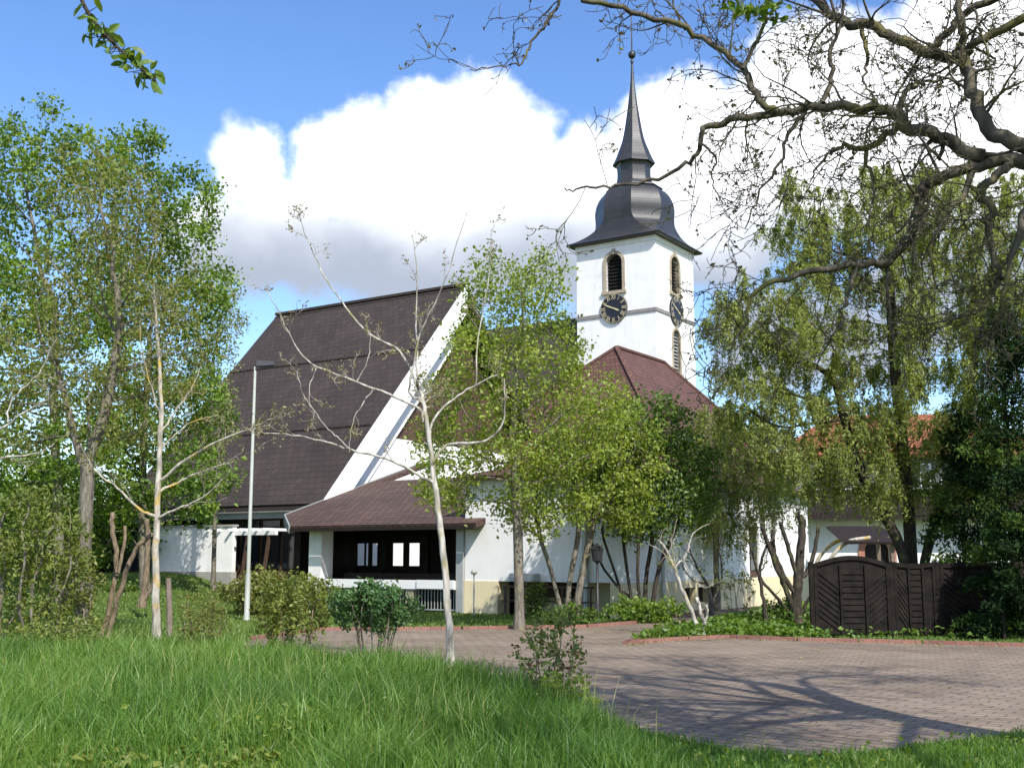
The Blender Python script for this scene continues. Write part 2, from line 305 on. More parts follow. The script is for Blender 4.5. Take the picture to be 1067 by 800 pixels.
M['lawn_blades'] = leafmat('lawn_blades', [(.065, .115, .022), (.105, .160, .030), (.150, .195, .042)], .35)
M['bark_grey'] = bark('bark_grey', (.105, .092, .072), (.23, .205, .165), (.20, .19, .09), .3)
M['bark_pale'] = bark('bark_pale', (.22, .195, .155), (.52, .48, .41), (.48, .32, .06), .45, 5)
M['bark_white'] = bark('bark_white', (.20, .18, .15), (.53, .50, .44), (.30, .27, .12), .35, 4)
M['bark_dark'] = bark('bark_dark', (.030, .025, .020), (.075, .062, .048), (.085, .085, .035), .3)
M['bark_walnut'] = bark('bark_walnut', (.060, .051, .039), (.140, .122, .092), (.150, .138, .050), .5, 3)
M['bark_brown'] = bark('bark_brown', (.12, .09, .06), (.24, .185, .125))

# ------------------------------------------------------------------ growing things
def envelope(rng, env, Y, n, shell=.45):
    """points inside a union of ellipsoids (centre and radii given as seen, at distance Y, depth radius in metres)"""
    w = np.array([e[2] * e[3] for e in env], float); idx = rng.choice(len(env), n, p=w / w.sum()); out = np.zeros((n, 3))
    for i, e in enumerate(env):
        k = idx == i; c = int(k.sum()); y = e[5] if len(e) > 5 else Y
        d = rng.normal(size=(c, 3)); d /= np.linalg.norm(d, axis=1)[:, None]; d *= rng.random((c, 1)) ** shell
        out[k] = P(e[0], e[1], y) + d * np.array([e[2] * y / F, e[4], e[3] * y / F])
    return out

def colonize(rng, chains, attr, D, dk, iters=90, wob=.25, up=.0, cap=7000):
    Pn = np.zeros((cap, 3)); par = np.full(cap, -1); n = 0
    for ch in chains:
        for i, q in enumerate(ch):
            pr = n - 1 if i else -1
            if not i and n and q[2] > Pn[0, 2] + .5:
                d = np.linalg.norm(Pn[:n] - q, axis=1); pr = int(d.argmin()) if d.min() < .7 else -1
            Pn[n] = q; par[n] = pr; n += 1
    N = len(attr); bd = np.full(N, 1e9); bi = np.zeros(N, int)
    def upd(a, b):
        d = np.linalg.norm(attr[:, None, :] - Pn[None, a:b, :], axis=2); k = d.argmin(1); v = d[np.arange(N), k]; c = v < bd; bd[c] = v[c]; bi[c] = k[c] + a
    upd(0, n); alive = np.ones(N, bool); kids = {}
    for it in range(iters):
        alive &= bd > dk
        if not alive.any() or n > cap - 400: break
        s = np.zeros((n, 3)); v = attr[alive] - Pn[bi[alive]]; v /= np.linalg.norm(v, axis=1)[:, None]; np.add.at(s, bi[alive], v)
        act = np.unique(bi[alive]); a0 = n
        for i in act:
            if kids.get(i, 0) > 3: continue
            d = s[i] / (np.linalg.norm(s[i]) + 1e-6) + rng.normal(size=3) * wob + np.array([0, 0, up]); d /= np.linalg.norm(d)
            Pn[n] = Pn[i] + d * D; par[n] = i; kids[i] = kids.get(i, 0) + 1; n += 1
            if n >= cap: break
        if n == a0: break
        upd(a0, n)
    return Pn[:n].copy(), par[:n].copy()

def radii(par, r_tip, r_base, e=2.2):
    n = len(par); a = np.zeros(n); ch = np.zeros(n, int)
    for i in range(n - 1, -1, -1):
        if ch[i] == 0: a[i] = 1
        if par[i] >= 0: a[par[i]] += a[i]; ch[par[i]] += 1
    r = a ** (1 / e); mx = r.max()
    return r_tip + (r - 1) / max(mx - 1, 1e-6) * (r_base - r_tip), ch

def skeleton_mesh(B, Pn, par, r, rmin=0., sides=6, base_flare=True):
    n = len(par); kids = [[] for _ in range(n)]
    for i in range(n):
        if par[i] >= 0: kids[par[i]].append(i)
    starts = [(i, None) for i in range(n) if par[i] < 0]
    while starts:
        i, pr = starts.pop(); ch = [] if pr is None else [pr]; ch.append(i)
        while kids[i]:
            k = sorted(kids[i], key=lambda q: -r[q])
            for q in k[1:]: starts.append((q, i))
            i = k[0]; ch.append(i)
        rr = r[ch].copy()
        if pr is not None: rr[0] = min(rr[0], rr[1] * 1.15)
        elif len(rr) > 3: rr[0] *= 1.4; rr[1] *= 1.1
        pts = Pn[ch]
        if len(ch) < 2: continue
        if len(ch) > 2:                       # relax kinks
            q = pts.copy(); q[1:-1] = .5 * pts[1:-1] + .25 * (pts[:-2] + pts[2:]); pts = q
        B.tube(pts, rr, sides if rr[0] > .04 else (5 if rr[0] > .015 else 3))

def leaves(B, rng, c, size, aspect=.7, up=.5, spread=.25, fold=.12, hang=0., var=None, outdir=None):
    """kite-shaped folded leaves at centres c"""
    n = len(c); s = size * (1 + 1.6 * spread * rng.normal(size=n)).clip(.35, 2.0)
    nrm = rng.normal(size=(n, 3)); nrm /= np.linalg.norm(nrm, axis=1)[:, None]; nrm[:, 2] += up; nrm /= np.linalg.norm(nrm, axis=1)[:, None]
    a = rng.normal(size=(n, 3)); a[:, 2] -= hang; a -= (a * nrm).sum(1)[:, None] * nrm; a /= np.linalg.norm(a, axis=1)[:, None] + 1e-9
    b = np.cross(nrm, a); s1 = s[:, None]
    v = np.stack([c - a * s1 * .5, c + b * s1 * aspect * .5 + nrm * s1 * fold, c + a * s1 * .5, c - b * s1 * aspect * .5 + nrm * s1 * fold], 1)
    vv = rng.random(n) if var is None else np.clip(var + rng.normal(size=n) * .15, 0, 1)
    i = B.addv(v.reshape(-1, 3), np.repeat(vv, 4)); B.quads(np.arange(4 * n).reshape(-1, 4) + i)

def oval_leaves(B, rng, c, size, aspect=.5, up=.3, hang=.3, var=None):
    """near leaves: pointed ovals, folded along the midrib and curving down at the tip"""
    n = len(c); s = (size * (1 + .25 * rng.normal(size=n)).clip(.5, 1.5))[:, None]; nrm = rng.normal(size=(n, 3)); nrm[:, 2] += up * 2; nrm /= np.linalg.norm(nrm, axis=1)[:, None]
    a = rng.normal(size=(n, 3)); a[:, 2] -= hang * 2; a -= (a * nrm).sum(1)[:, None] * nrm; a /= np.linalg.norm(a, axis=1)[:, None]; b = np.cross(nrm, a); T = np.array([0, .18, .42, .68, .88, 1.]); w = np.array([0, .62, 1, .82, .42, 0]) * aspect / 2; V = []
    for sd in (-1, 0, 1):
        for t, q in zip(T, w): V.append(c + a * s * t - nrm * s * (.22 * t * t) + b * s * q * sd + nrm * s * (abs(sd) * q * .45))
    vv = rng.random(n) if var is None else np.clip(var + rng.normal(size=n) * .18, 0, 1); i0 = B.addv(np.stack(V, 1).reshape(-1, 3), np.repeat(vv, 18)); k = np.arange(n)[:, None] * 18 + i0
    for j in range(5): B.quads(np.hstack([k + 6 + j, k + 12 + j, k + 13 + j, k + 7 + j])); B.quads(np.hstack([k + j, k + 6 + j, k + 7 + j, k + 1 + j]))

def make_tree(name, label, cat, seed, root, chains, env, Y, n_attr, D, r_base, r_tip, barkm, leafm=None, n_leaf=0, leaf=.12, clump=.18, aspect=.7,
              up=.4, hang=0., dk=None, wob=.25, grav=.0, shell=.45, group=None, rleaf=None, e=2.2, lift=0., crown='crown', sides=7, cap=7000):
    rng = np.random.default_rng(seed); T = empty(name, root, label, cat, group)
    attr = envelope(rng, env, Y, n_attr, shell)
    Pn, par = colonize(rng, chains, attr, D, dk or D * 1.3, wob=wob, up=lift, cap=cap)
    if grav:
        base = chains[0][-1]; h = np.linalg.norm(Pn[:, :2] - base[:2], axis=1); Pn[:, 2] -= grav * (h ** 1.5) * (Pn[:, 2] > base[2])
    r, ch = radii(par, r_tip, r_base, e)
    B = MB(); skeleton_mesh(B, Pn, par, r, sides=sides)
    B.build('trunk', M[barkm], T, smooth=True, off=root)
    if n_leaf:
        thr = rleaf or (r_tip + (r_base - r_tip) * .12); cand = np.where(r < thr)[0]; w = np.where(ch[cand] == 0, 3., 1.); pick = rng.choice(cand, n_leaf, p=w / w.sum())
        cl = rng.random(len(Pn)); # each twig its own tint
        c = Pn[pick] + rng.normal(size=(n_leaf, 3)) * clump
        LB = MB(); leaves(LB, rng, c, leaf, aspect, up, hang=hang, var=cl[pick] * .7 + .15)
        LB.build(crown, M[leafm], T, off=root, var=True)
    return T

def chain(pts, n=10): # resampled, gently smoothed stem
    p = smooth_poly(pts, 6); i = np.linspace(0, len(p) - 1, n); k = np.floor(i).astype(int).clip(0, len(p) - 2); f = (i - k)[:, None]
    return p[k] * (1 - f) + p[k + 1] * f

def shoots(rng, B, pts, r0, r1, count, L, levels, wob=.35, ang=(.5, 1.1), up=.1, tips=None, k=3, rtip=.002, tmin=.15, sub=4, ratio=.45):
    """side shoots off a polyline, recursively, each a wavy tapering tube"""
    pts = np.asarray(pts); n = len(pts)
    for _ in range(count):
        t = (tmin + (1 - tmin) * rng.random()) * (n - 1.001); i = int(t); f = t - i; p = pts[i] * (1 - f) + pts[i + 1] * f
        d = pts[i + 1] - pts[i]; d = d / (np.linalg.norm(d) + 1e-9); q = rng.normal(size=3); q -= q @ d * d; q /= np.linalg.norm(q)
        a = rng.uniform(*ang); v = math.cos(a) * d + math.sin(a) * q; ln = L * rng.uniform(.45, 1.2); m = 7; st = ln / (m - 1); path = [p]; bend = rng.normal(size=3) * .16
        for _ in range(m - 1):
            v = v + rng.normal(size=3) * wob * .5 + bend + np.array([0, 0, up]); v /= np.linalg.norm(v); path.append(path[-1] + v * st)
        rr = min(r0 + (r1 - r0) * t / (n - 1), .8 * (r0 + (r1 - r0) * t / (n - 1))) * .55; rr = max(rr, rtip * 1.3)
        path = np.array(path); B.tube(path, np.linspace(rr, rtip, m), 4 if rr > .012 else k)
        if tips is not None: tips.append((path[-1], levels)); tips.append((path[m // 2], levels))
        if levels > 1: shoots(rng, B, path, rr, rtip, sub, L * ratio, levels - 1, wob, ang, up, tips, k, rtip, .2, max(2, sub - 1), ratio)

def traced(rng, limbs, jit=.02):
    """limbs: (list of (px,py), Y0, Y1, r0, r1) -> smooth 3D polylines"""
    out = []
    for pts, y0, y1, r0, r1 in limbs:
        n = len(pts); q = np.array([P(px, py, y0 + (y1 - y0) * i / max(1, n - 1)) for i, (px, py) in enumerate(pts)]); q = smooth_poly(q, 5)
        q[1:] += rng.normal(size=(len(q) - 1, 3)) * jit * np.array([.4, 1, .4]); out.append((q, np.linspace(r0, r1, len(q))))
    return out

# ------------------------------------------------------------------ setting
def S01(t): t = np.clip(t, 0, 1); return t * t * (3 - 2 * t)
def H(x, y):
    x = np.asarray(x, float); y = np.asarray(y, float)
    return 1.0 * S01((y - 25) / 19) * S01((-x - 7.5) / 5.5)
def sheet(name, x, y, mat, dz=0):
    X, Y = np.meshgrid(x, y); B = MB(); B.addv(np.stack([X, Y, H(X, Y) + dz], -1).reshape(-1, 3)); n = len(x); i = (np.arange(len(y) - 1)[:, None] * n + np.arange(n - 1)[None, :]).reshape(-1, 1)
    B.quads(np.hstack([i, i + 1, i + n + 1, i + n])); o = B.build(name, mat, smooth=True); return tag(o, kind='structure')
sheet('ground', np.concatenate([[-400, -150, -80, -50], np.linspace(-40, 40, 81), [50, 80, 150, 400]]), np.concatenate([[-60, -20], np.linspace(-5, 75, 81), [90, 130, 220, 600]]), M['ground'])

def flat(name, pts, z, mat):
    B = MB(); B.poly([(p[0], p[1], z) for p in pts]); o = B.build(name, mat); return tag(o, kind='structure')
g = lambda px, py: G(px, py)[:2]
ROAD_NEAR = [g(250, 690), g(400, 706), g(520, 722), g(600, 740), g(650, 758), g(700, 770), g(760, 782), g(830, 788), g(900, 785), g(960, 777), g(1067, 764), (9.5, 10.4), (20, 12)]
ROAD_FAR = [(20, 24.2), g(1067, 674), g(960, 671), g(830, 668), g(760, 665), g(715, 667), g(668, 670), g(652, 672), g(676, 664), g(720, 655), g(760, 645), g(800, 636), g(820, 631), (9.0, 41.5), (6.2, 41.5), g(752, 632), g(722, 640), g(690, 645), g(660, 650), g(610, 654), g(480, 656), g(330, 657), g(262, 667), g(235, 680)]
flat('road', ROAD_NEAR + ROAD_FAR, .012, M['paving'])

def kerb(pts, w=.12, h=.07):
    B = MB(); p = np.array(pts, float)
    for a, b in zip(p[:-1], p[1:]):
        L = np.linalg.norm(b - a); n = max(1, int(L / 1.0))
        for i in range(n):
            q0 = a + (b - a) * (i / n); q1 = a + (b - a) * ((i + .97) / n); B.bar((*q0, h / 2 - .02), (*q1, h / 2 - .02), w, h + .06)
    return B
KERB_A = [g(1067, 674), g(960, 671), g(830, 668), g(760, 665), g(715, 667), g(668, 670), g(652, 672)]
KERB_B = [g(652, 672), g(676, 664), g(720, 655), g(760, 645), g(800, 636), g(820, 631)]
KERB_C = [g(752, 632), g(722, 640), g(690, 645), g(660, 650), g(610, 654), g(480, 656), g(330, 657), g(262, 667)]
for q in (KERB_A, KERB_B, KERB_C): tag(kerb(q).build('kerb', M['brickkerb'], uv=True), kind='structure')

# ------------------------------------------------------------------ the church
RA = math.radians(33.5)
UU = np.array([math.cos(RA), -math.sin(RA), 0]); VV = np.array([math.sin(RA), math.cos(RA), 0])
def CW(u, v, z=0): return u * UU + v * VV + np.array([0, 0, z])
C0 = np.array([-24., 40., 0.])
CH = empty('church', CW(*C0), 'white church with steep dark brown roof and slate onion spired clock tower', 'church', rz=-RA)
def cb(B, name, mat, parent=CH, **k): return B.build(name, mat, parent, uv=k.pop('uv', True), off=C0, **k)
def on_u(px, py, u): d = ray(px, py); q = np.array([0, 0, EYE]) + d * (u / (d @ UU)); return q @ VV, q[2]
def on_v(px, py, v): d = ray(px, py); q = np.array([0, 0, EYE]) + d * (v / (d @ VV)); return q @ UU, q[2]

def wall_panel(B, o, ax, nr, w, h, holes):
    """upright wall face with real openings; holes: (x0, x1, y0, y1, arched, depth)"""
    o = np.array(o, float); ax = np.array(ax, float); nr = np.array(nr, float); up = np.array([0, 0, 1.])
    pt = lambda x, y, d=0: o + ax * x + up * y - nr * d
    flip = np.cross(ax, up) @ nr < 0
    def face(l): B.poly(l[::-1] if flip else l)
    xs = sorted({0, w} | {q for hh in holes for q in hh[:2]}); ys = sorted({0, h} | {q for hh in holes for q in hh[2:4]})
    for x0, x1 in zip(xs[:-1], xs[1:]):
        for y0, y1 in zip(ys[:-1], ys[1:]):
            cx, cy = (x0 + x1) / 2, (y0 + y1) / 2
            if any(a < cx < b and c < cy < d for a, b, c, d, *_ in holes): continue
            face([pt(x0, y0), pt(x1, y0), pt(x1, y1), pt(x0, y1)])
    for a, b, c, d, arch, dep in holes:
        if arch:
            r = (b - a) / 2; th = np.linspace(math.pi, 0, 13); arc = [((a + b) / 2 + r * math.cos(t), d - r + r * math.sin(t)) for t in th]
            for i in range(6): face([pt(a, d), pt(*arc[i]), pt(*arc[i + 1])]); face([pt(b, d), pt(*arc[6 + i]), pt(*arc[7 + i])])
            out = [(a, c), (b, c), (b, d - r)] + arc[::-1][1:-1] + [(a, d - r)]
        else: out = [(a, c), (b, c), (b, d), (a, d)]
        for p, q in zip(out, out[1:] + out[:1]): face([pt(*p), pt(*p, dep), pt(*q, dep), pt(*q)])
def arch_outline(xc, y0, y1, w, n=12):
    r = w / 2; return [(xc - r, y0)] + [(xc + r * math.cos(t), y1 - r + r * math.sin(t)) for t in np.linspace(math.pi, 0, n + 1)] + [(xc + r, y0)]

# --- tower
TU0, TU1, TV0, TV1, TZ = -35.75, -30.15, 61.56, 67.16, 21.5
TC = ((TU0 + TU1) / 2, (TV0 + TV1) / 2)
B = MB()
wl = (-33.03 - TU0); wr = (64.33 - TV0)
wall_panel(B, (TU0, TV0, 0), (1, 0, 0), (0, -1, 0), 5.6, TZ, [(wl - .58, wl + .58, 18.1, 20.5, True, .45)])
wall_panel(B, (TU1, TV0, 0), (0, 1, 0), (1, 0, 0), 5.6, TZ, [(wr - .58, wr + .58, 18.1, 20.5, True, .45), (wr - .5, wr + .5, 13.0, 15.75, True, .3)])
B.poly([(TU0, TV1, 0), (TU0, TV0, 0), (TU0, TV0, TZ), (TU0, TV1, TZ)]); B.poly([(TU1, TV1, 0), (TU0, TV1, 0), (TU0, TV1, TZ), (TU1, TV1, TZ)])
TW = cb(B, 'tower', M['render'])
def t3(o, ax, nr): 
    o = np.array(o, float); ax = np.array(ax, float); nr = np.array(nr, float)
    return lambda x, y, d: o + ax * x + np.array([0, 0, y]) + nr * d
FL = t3((-33.03, TV0, 0), (1, 0, 0), (0, -1, 0)); FR = t3((TU1, 64.33, 0), (0, 1, 0), (1, 0, 0))
def belfry(f, y0, y1, w, fr, louv, name, matl, inner):
    B = MB(); oi = arch_outline(0, y0, y1, w); oo = arch_outline(0, y0 - .0, y1 + fr, w + 2 * fr)
    for (a, b, c, d) in zip(oi[:-1], oi[1:], oo[:-1], oo[1:]):
        B.poly([f(*a, .06), f(*b, .06), f(*d, .06), f(*c, .06)]); B.poly([f(*c, .06), f(*d, .06), f(*d, -.01), f(*c, -.01)]); B.poly([f(*b, .06), f(*a, .06), f(*a, -.3), f(*b, -.3)])
    e = w / 2 + fr + .08
    B.hexa([f(-e, y0 - .2, -.02), f(e, y0 - .2, -.02), f(e, y0 - .2, .14), f(-e, y0 - .2, .14), f(-e, y0 + .0, -.02), f(e, y0 + .0, -.02), f(e, y0 + .0, .14), f(-e, y0 + .0, .14)])
    k = .07; B.hexa([f(-k, y1 - .02, .0), f(k, y1 - .02, .0), f(k, y1 - .02, .11), f(-k, y1 - .02, .11), f(-k * 1.6, y1 + .32, .0), f(k * 1.6, y1 + .32, .0), f(k * 1.6, y1 + .32, .11), f(-k * 1.6, y1 + .32, .11)])
    cb(B, 'window_surround', M['sandstone'], TW)
    B = MB(); B.poly([f(x, y, -.4 if inner else -.28) for x, y in oi][::-1])
    n = int((y1 - y0) / .22)
    for i in range(n):
        y = y0 + .08 + i * .22; r = w / 2; hw = r if y < y1 - r else math.sqrt(max(.01, r * r - (y - y1 + r) ** 2))
        if y + .14 > y1: break
        d0, d1 = (-.36, -.2) if inner else (-.26, -.12)
        B.hexa([f(-hw, y, d1), f(hw, y, d1), f(hw, y + .14, d0), f(-hw, y + .14, d0), f(-hw, y + .025, d1), f(hw, y + .025, d1), f(hw, y + .165, d0), f(-hw, y + .165, d0)])
    cb(B, name, M[matl], TW)
belfry(FL, 18.1, 20.5, 1.16, .2, True, 'belfry_louvre', 'louvre', True); belfry(FR, 18.1, 20.5, 1.16, .2, True, 'belfry_louvre', 'louvre', True)
belfry(FR, 13.0, 15.75, 1.0, .14, True, 'window_louvre', 'galv', False)
B = MB()                                             # string course under the clocks, eaves cornice
for z0, z1, d in ((16.5, 16.72, .07), (21.0, 21.3, .06)):
    B.box(TU0 - d, TU1 + d, TV0 - d, TV0 - .002, z0, z1); B.box(TU1 + .002, TU1 + d, TV0 - .002, TV1 + d, z0, z1); B.box(TU0 - d, TU0 - .002, TV0 - .002, TV1 + d, z0, z1)
    if z0 < 20: cb(B, 'string_course', M['greystone'], TW); B = MB()
cb(B, 'cornice', M['render'], TW)

ROMAN = ['XII', 'I', 'II', 'III', 'IIII', 'V', 'VI', 'VII', 'VIII', 'IX', 'X', 'XI']
def text_polys(txt, h):
    c = bpy.data.curves.new('numeral', 'FONT'); c.body = txt; c.size = h * 1.4; c.align_x = 'CENTER'; c.offset = .0; c.resolution_u = 2
    o = bpy.data.objects.new('numeral', c); me = bpy.data.meshes.new_from_object(o)
    v = [np.array(q.co[:2]) for q in me.vertices]; ps = [[v[i] for i in p.vertices] for p in me.polygons]
    bpy.data.objects.remove(o); bpy.data.curves.remove(c); bpy.data.meshes.remove(me); return ps
def clock(f, zc, R):
    B = MB(); n = 40; th = np.linspace(0, 2 * math.pi, n, endpoint=False)
    def ring(r0, r1, d0, d1):
        for i in range(n):
            a, b = th[i], th[(i + 1) % n]; c = lambda r, t, d: f(r * math.cos(t), zc + r * math.sin(t), d)
            B.poly([c(r0, a, d0), c(r1, a, d1), c(r1, b, d1), c(r0, b, d0)])
    B.m = 0; B.poly([f(R * math.cos(t), zc + R * math.sin(t), .14) for t in th]); ring(R, R, .14, 0.02)
    B.m = 1; ring(R * .975, R * .995, .146, .146)
    for k in range(12):
        a = -k * math.pi / 6; ca, sa = math.cos(a), math.sin(a); h = .34 * R
        for p in text_polys(ROMAN[k], h):
            q = [(x * .58, y + R * .63) for x, y in p]; B.poly([f(x * ca - y * sa, zc + x * sa + y * ca, .152) for x, y in q])
        ca2, sa2 = math.cos(a), math.sin(a); w = .035 * R
    def hand(ang, l, w, d):
        a = -math.radians(ang); ca, sa = math.cos(a), math.sin(a)
        B.poly([f(x * ca - y * sa, zc + x * sa + y * ca, d) for x, y in ((-w * .7, -l * .22), (w * .7, -l * .22), (w, l * .6), (0, l), (-w, l * .6))])
    hand(3.82 * 30, .52 * R, .06 * R, .17); hand(49 * 6, .86 * R, .045 * R, .18)
    cb(B, 'clock', [M['dial'], M['gilt']], TW, uv=False)
clock(FL, 16.97, .93); clock(FR, 16.97, .93)

B = MB()                                             # helm: square eaves flaring up into an onion, neck and needle
HELM = [(21.32, 3.28, .97), (21.42, 3.32, .97), (21.62, 2.98, .93), (21.85, 2.72, .86), (22.15, 2.5, .75), (22.5, 2.39, .60), (22.85, 2.34, .48), (23.3, 2.38, .414), (23.85, 2.41, .414), (24.4, 2.32, .414), (24.88, 2.11, .414), (25.20, 1.84, .414), (25.33, 1.58, .414), (25.36, 1.74, .414), (25.46, 1.70, .414), (25.62, 1.32, .414), (25.85, 1.12, .414), (26.3, 1.02, .414), (26.9, 1.03, .414), (27.12, 1.1, .414), (27.14, 1.30, .414), (27.26, 1.29, .414), (27.6, 1.12, .414), (28.1, .94, .414), (28.8, .70, .414), (29.6, .54, .414), (30.7, .38, .414), (31.8, .24, .414), (33.0, .12, .414), (34.3, .06, .414)]
def dense(rows, k=4):
    q = np.array(rows, float); return [tuple(r) for r in smooth_poly(q, k)] if len(q) > 2 else [tuple(r) for r in q]
HELM = dense(HELM[:13]) + HELM[13:15] + dense(HELM[15:20]) + HELM[20:21] + dense(HELM[21:], 3)
prev = None
for z, a, t in HELM:
    b = a * t; ring = [(a, -b), (a, b), (b, a), (-b, a), (-a, b), (-a, -b), (-b, -a), (b, -a)]; i = B.addv([(TC[0] + x, TC[1] + y, z) for x, y in ring])
    if prev is not None: B.quads([[prev + k, prev + (k + 1) % 8, i + (k + 1) % 8, i + k] for k in range(8)])
    else: B.g.append([i + k for k in range(8)][::-1]); B.gm.append(0)
    prev = i
SP = cb(B, 'spire', M['slate'], TW)
B = MB(); r = .26
B.lathe([(.05, 34.1), (.09, 34.3), (.12, 34.42), (.05, 34.5)] + [(.05 + (r - .05) * math.sin(t) if 0 < t < math.pi else .05, 34.85 - r * math.cos(t)) for t in np.linspace(0, math.pi, 9)] + [(.05, 35.3), (.035, 37.9), (.0, 38.0)], (TC[0], TC[1], 0), 12)
cb(B, 'finial', M['metal'], TW, smooth=True, uv=False)

# --- big hall
HU0, HU1, HV0, HZ0, HVR, HZR = -39.84, -28.36, 30.4, 3.55, 39.23, 13.38
sl = (HZR - HZ0) / (HVR - HV0); HV2 = 2 * HVR - HV0
B = MB(); B.slab([(HU0, HV0, HZ0), (HU1, HV0, HZ0), (HU1, HVR, HZR), (HU0, HVR, HZR)], .28); B.slab([(HU1, HV2, HZ0), (HU0, HV2, HZ0), (HU0, HVR + .002, HZR), (HU1, HVR + .002, HZR)], .28)
HR = cb(B, 'hall_roof', M['hallroof'])
nv = np.array([0, -sl, 1]) / math.hypot(1, sl)
for t in (.315, .665):
    a = np.array([HU0 + .1, HV0 + t * (HVR - HV0), HZ0 + t * (HZR - HZ0)]); b = a + np.array([HU1 - HU0 - .2, 0, 0]); B = MB(); B.bar(a + nv * .03, b + nv * .03, .05, .06)
    for k in range(24): q = a + (b - a) * (k + .5) / 24; B.bar(q - nv * .01, q + nv * .09, .03, .05)
    cb(B, 'snow_guard', M['hallfel'], HR, uv=False)
B = MB(); B.bar((HU0 - .02, HVR, HZR + .02), (HU1 + .02, HVR, HZR + .02), .3, .12); cb(B, 'ridge_cap', M['hallfel'], HR, uv=False)
B = MB(); B.bar((HU0, HV0 - .06, HZ0 - .16), (HU1, HV0 - .06, HZ0 - .16), .14, .14); cb(B, 'gutter', M['hallfel'], HR, uv=False)
def rake(u0, u1, off, h, name, mat):                   # sloping board under the verge
    B = MB()
    for sgn in (-1,):
        e = (HVR + sgn * (HVR - HV0), HZ0); r_ = (HVR, HZR); p = [(e[0], e[1] - off), (r_[0], r_[1] - off), (r_[0], r_[1] - off - h), (e[0] + (-sgn) * 0, e[1] - off - h)]
        ids = [(u1, *q) for q in p]; B.slab(ids if sgn > 0 else ids[::-1], u1 - u0)
    return cb(B, name, mat)
rake(HU1 - .02, HU1 + .06, .0, 1.25, 'bargeboard', M['white_wood'])
rake(HU1 - 1.0, HU1 - .62, .32, 2.35, 'gable_frame', M['render'])
B = MB(); gz = HZR - .5
B.slab([(HU1 - 1.05, HV2 - .6, .0), (HU1 - 1.05, HV2 - .6, HZ0), (HU1 - 1.05, HV2 - 3.4, 6.35), (HU1 - 1.05, HV0 + 3.4, 6.35), (HU1 - 1.05, HV0 + .9, HZ0 + .2), (HU1 - 1.05, HV0 + .9, 0)][::-1], .3)
GB = cb(B, 'gable_wall', M['render'])
B = MB(); B.slab([(HU1 - 1.12, HV2 - 3.4, 6.352), (HU1 - 1.12, HVR, gz), (HU1 - 1.12, HV0 + 3.4, 6.352)][::-1], .2); cb(B, 'gable_boarding', M['brownwood'], GB, uv=False)
B = MB(); B.box(HU0 + .6, HU1 - 1.06, HV0 + .9, HV0 + 1.2, 0, HZ0 + .55)
HW = cb(B, 'hall_wall', M['brownwood'])
for k in range(9):
    B = MB(); u = HU0 + 1.1 + k * 1.1; B.box(u, u + .9, HV0 + .84, HV0 + .897, 1.2, 3.0); cb(B, 'window', M['glass'], HW, uv=False)
B = MB(); B.box(HU0, HU1 - .3, HV0 + .1, HV0 + .25, HZ0 - .5, HZ0 - .22); cb(B, 'eaves_fascia', M['fascia'], HR, uv=False)
B = MB()                                             # white pergola frame under the eaves
for k in range(4):
    u = HU1 - 5.6 + k * 1.1; B.bar((u, HV0 - .6, .4), (u + .35, HV0 - .6, 2.42), .1, .1)
B.m = 1
B.bar((HU1 - 5.6, HV0 - .6, 2.5), (HU1 - 1.6, HV0 - .6, 2.5), .14, .16)
for k in range(7): u = HU1 - 5.5 + k * .6; B.bar((u, HV0 - 1.0, 2.62), (u, HV0 + .7, 2.62), .06, .1)
cb(B, 'pergola', [M['brownwood'], M['white_wood']], uv=False)

# --- old nave running left from the tower
NU0, NU1, NVR, NZR, NV0 = -58.0, TU0 - .02, 64.36, on_v(602, 331, 64.36)[1], 56.5; NZ0 = on_v(430, 451, NV0)[1]; v2 = 2 * NVR - NV0
B = MB(); B.slab([(NU0, NV0, NZ0), (NU1, NV0, NZ0), (NU1, NVR, NZR), (NU0, NVR, NZR)], .2); B.slab([(NU1, v2, NZ0), (NU0, v2, NZ0), (NU0, NVR + .002, NZR), (NU1, NVR + .002, NZR)], .2)
cb(B, 'nave_roof', M['hallroof'])
B = MB(); B.box(NU0 + .4, NU1 - .002, NV0 + .35, v2 - .35, 0, NZ0 + .2); cb(B, 'nave_wall', M['render'])
B = MB(); B.bar((NU0 + .2, NV0 - .07, NZ0 - .1), (NU1, NV0 - .07, NZ0 - .1), .13, .13); cb(B, 'gutter', M['galv'], uv=False)

# --- hipped side wing in front of the tower
AU, AV, AZ, AV2 = -26.07, 48.7, 11.82, 54.0; ez = 4.6; du, dl, dv = 6.3, 9.2, 6.3
B = MB(); a = (AU, AV, AZ); c = (AU, AV2, AZ); p = [(AU - dl, AV - dv, ez), (AU + du, AV - dv, ez), (AU + du, AV2 + dv, ez), (AU - dl, AV2 + dv, ez)]
for q in ([p[0], p[1], a], [p[1], p[2], c, a], [p[2], p[3], c], [p[3], p[0], a, c]): B.slab(q, .18)
WR = cb(B, 'wing_roof', M['wingroof'])
B = MB()
for q, r_ in ((p[1], a), (a, c), (p[0], a), (p[2], c)): B.bar(np.array(q) + (0, 0, .03), np.array(r_) + (0, 0, .03), .22, .12)
cb(B, 'ridge_tiles', M['wingroof'], WR)
B = MB(); B.box(AU - dl + .5, AU + du - .5, AV - dv + .5, AV2 + dv - .5, 0, ez + .2); cb(B, 'wing_wall', M['render'])

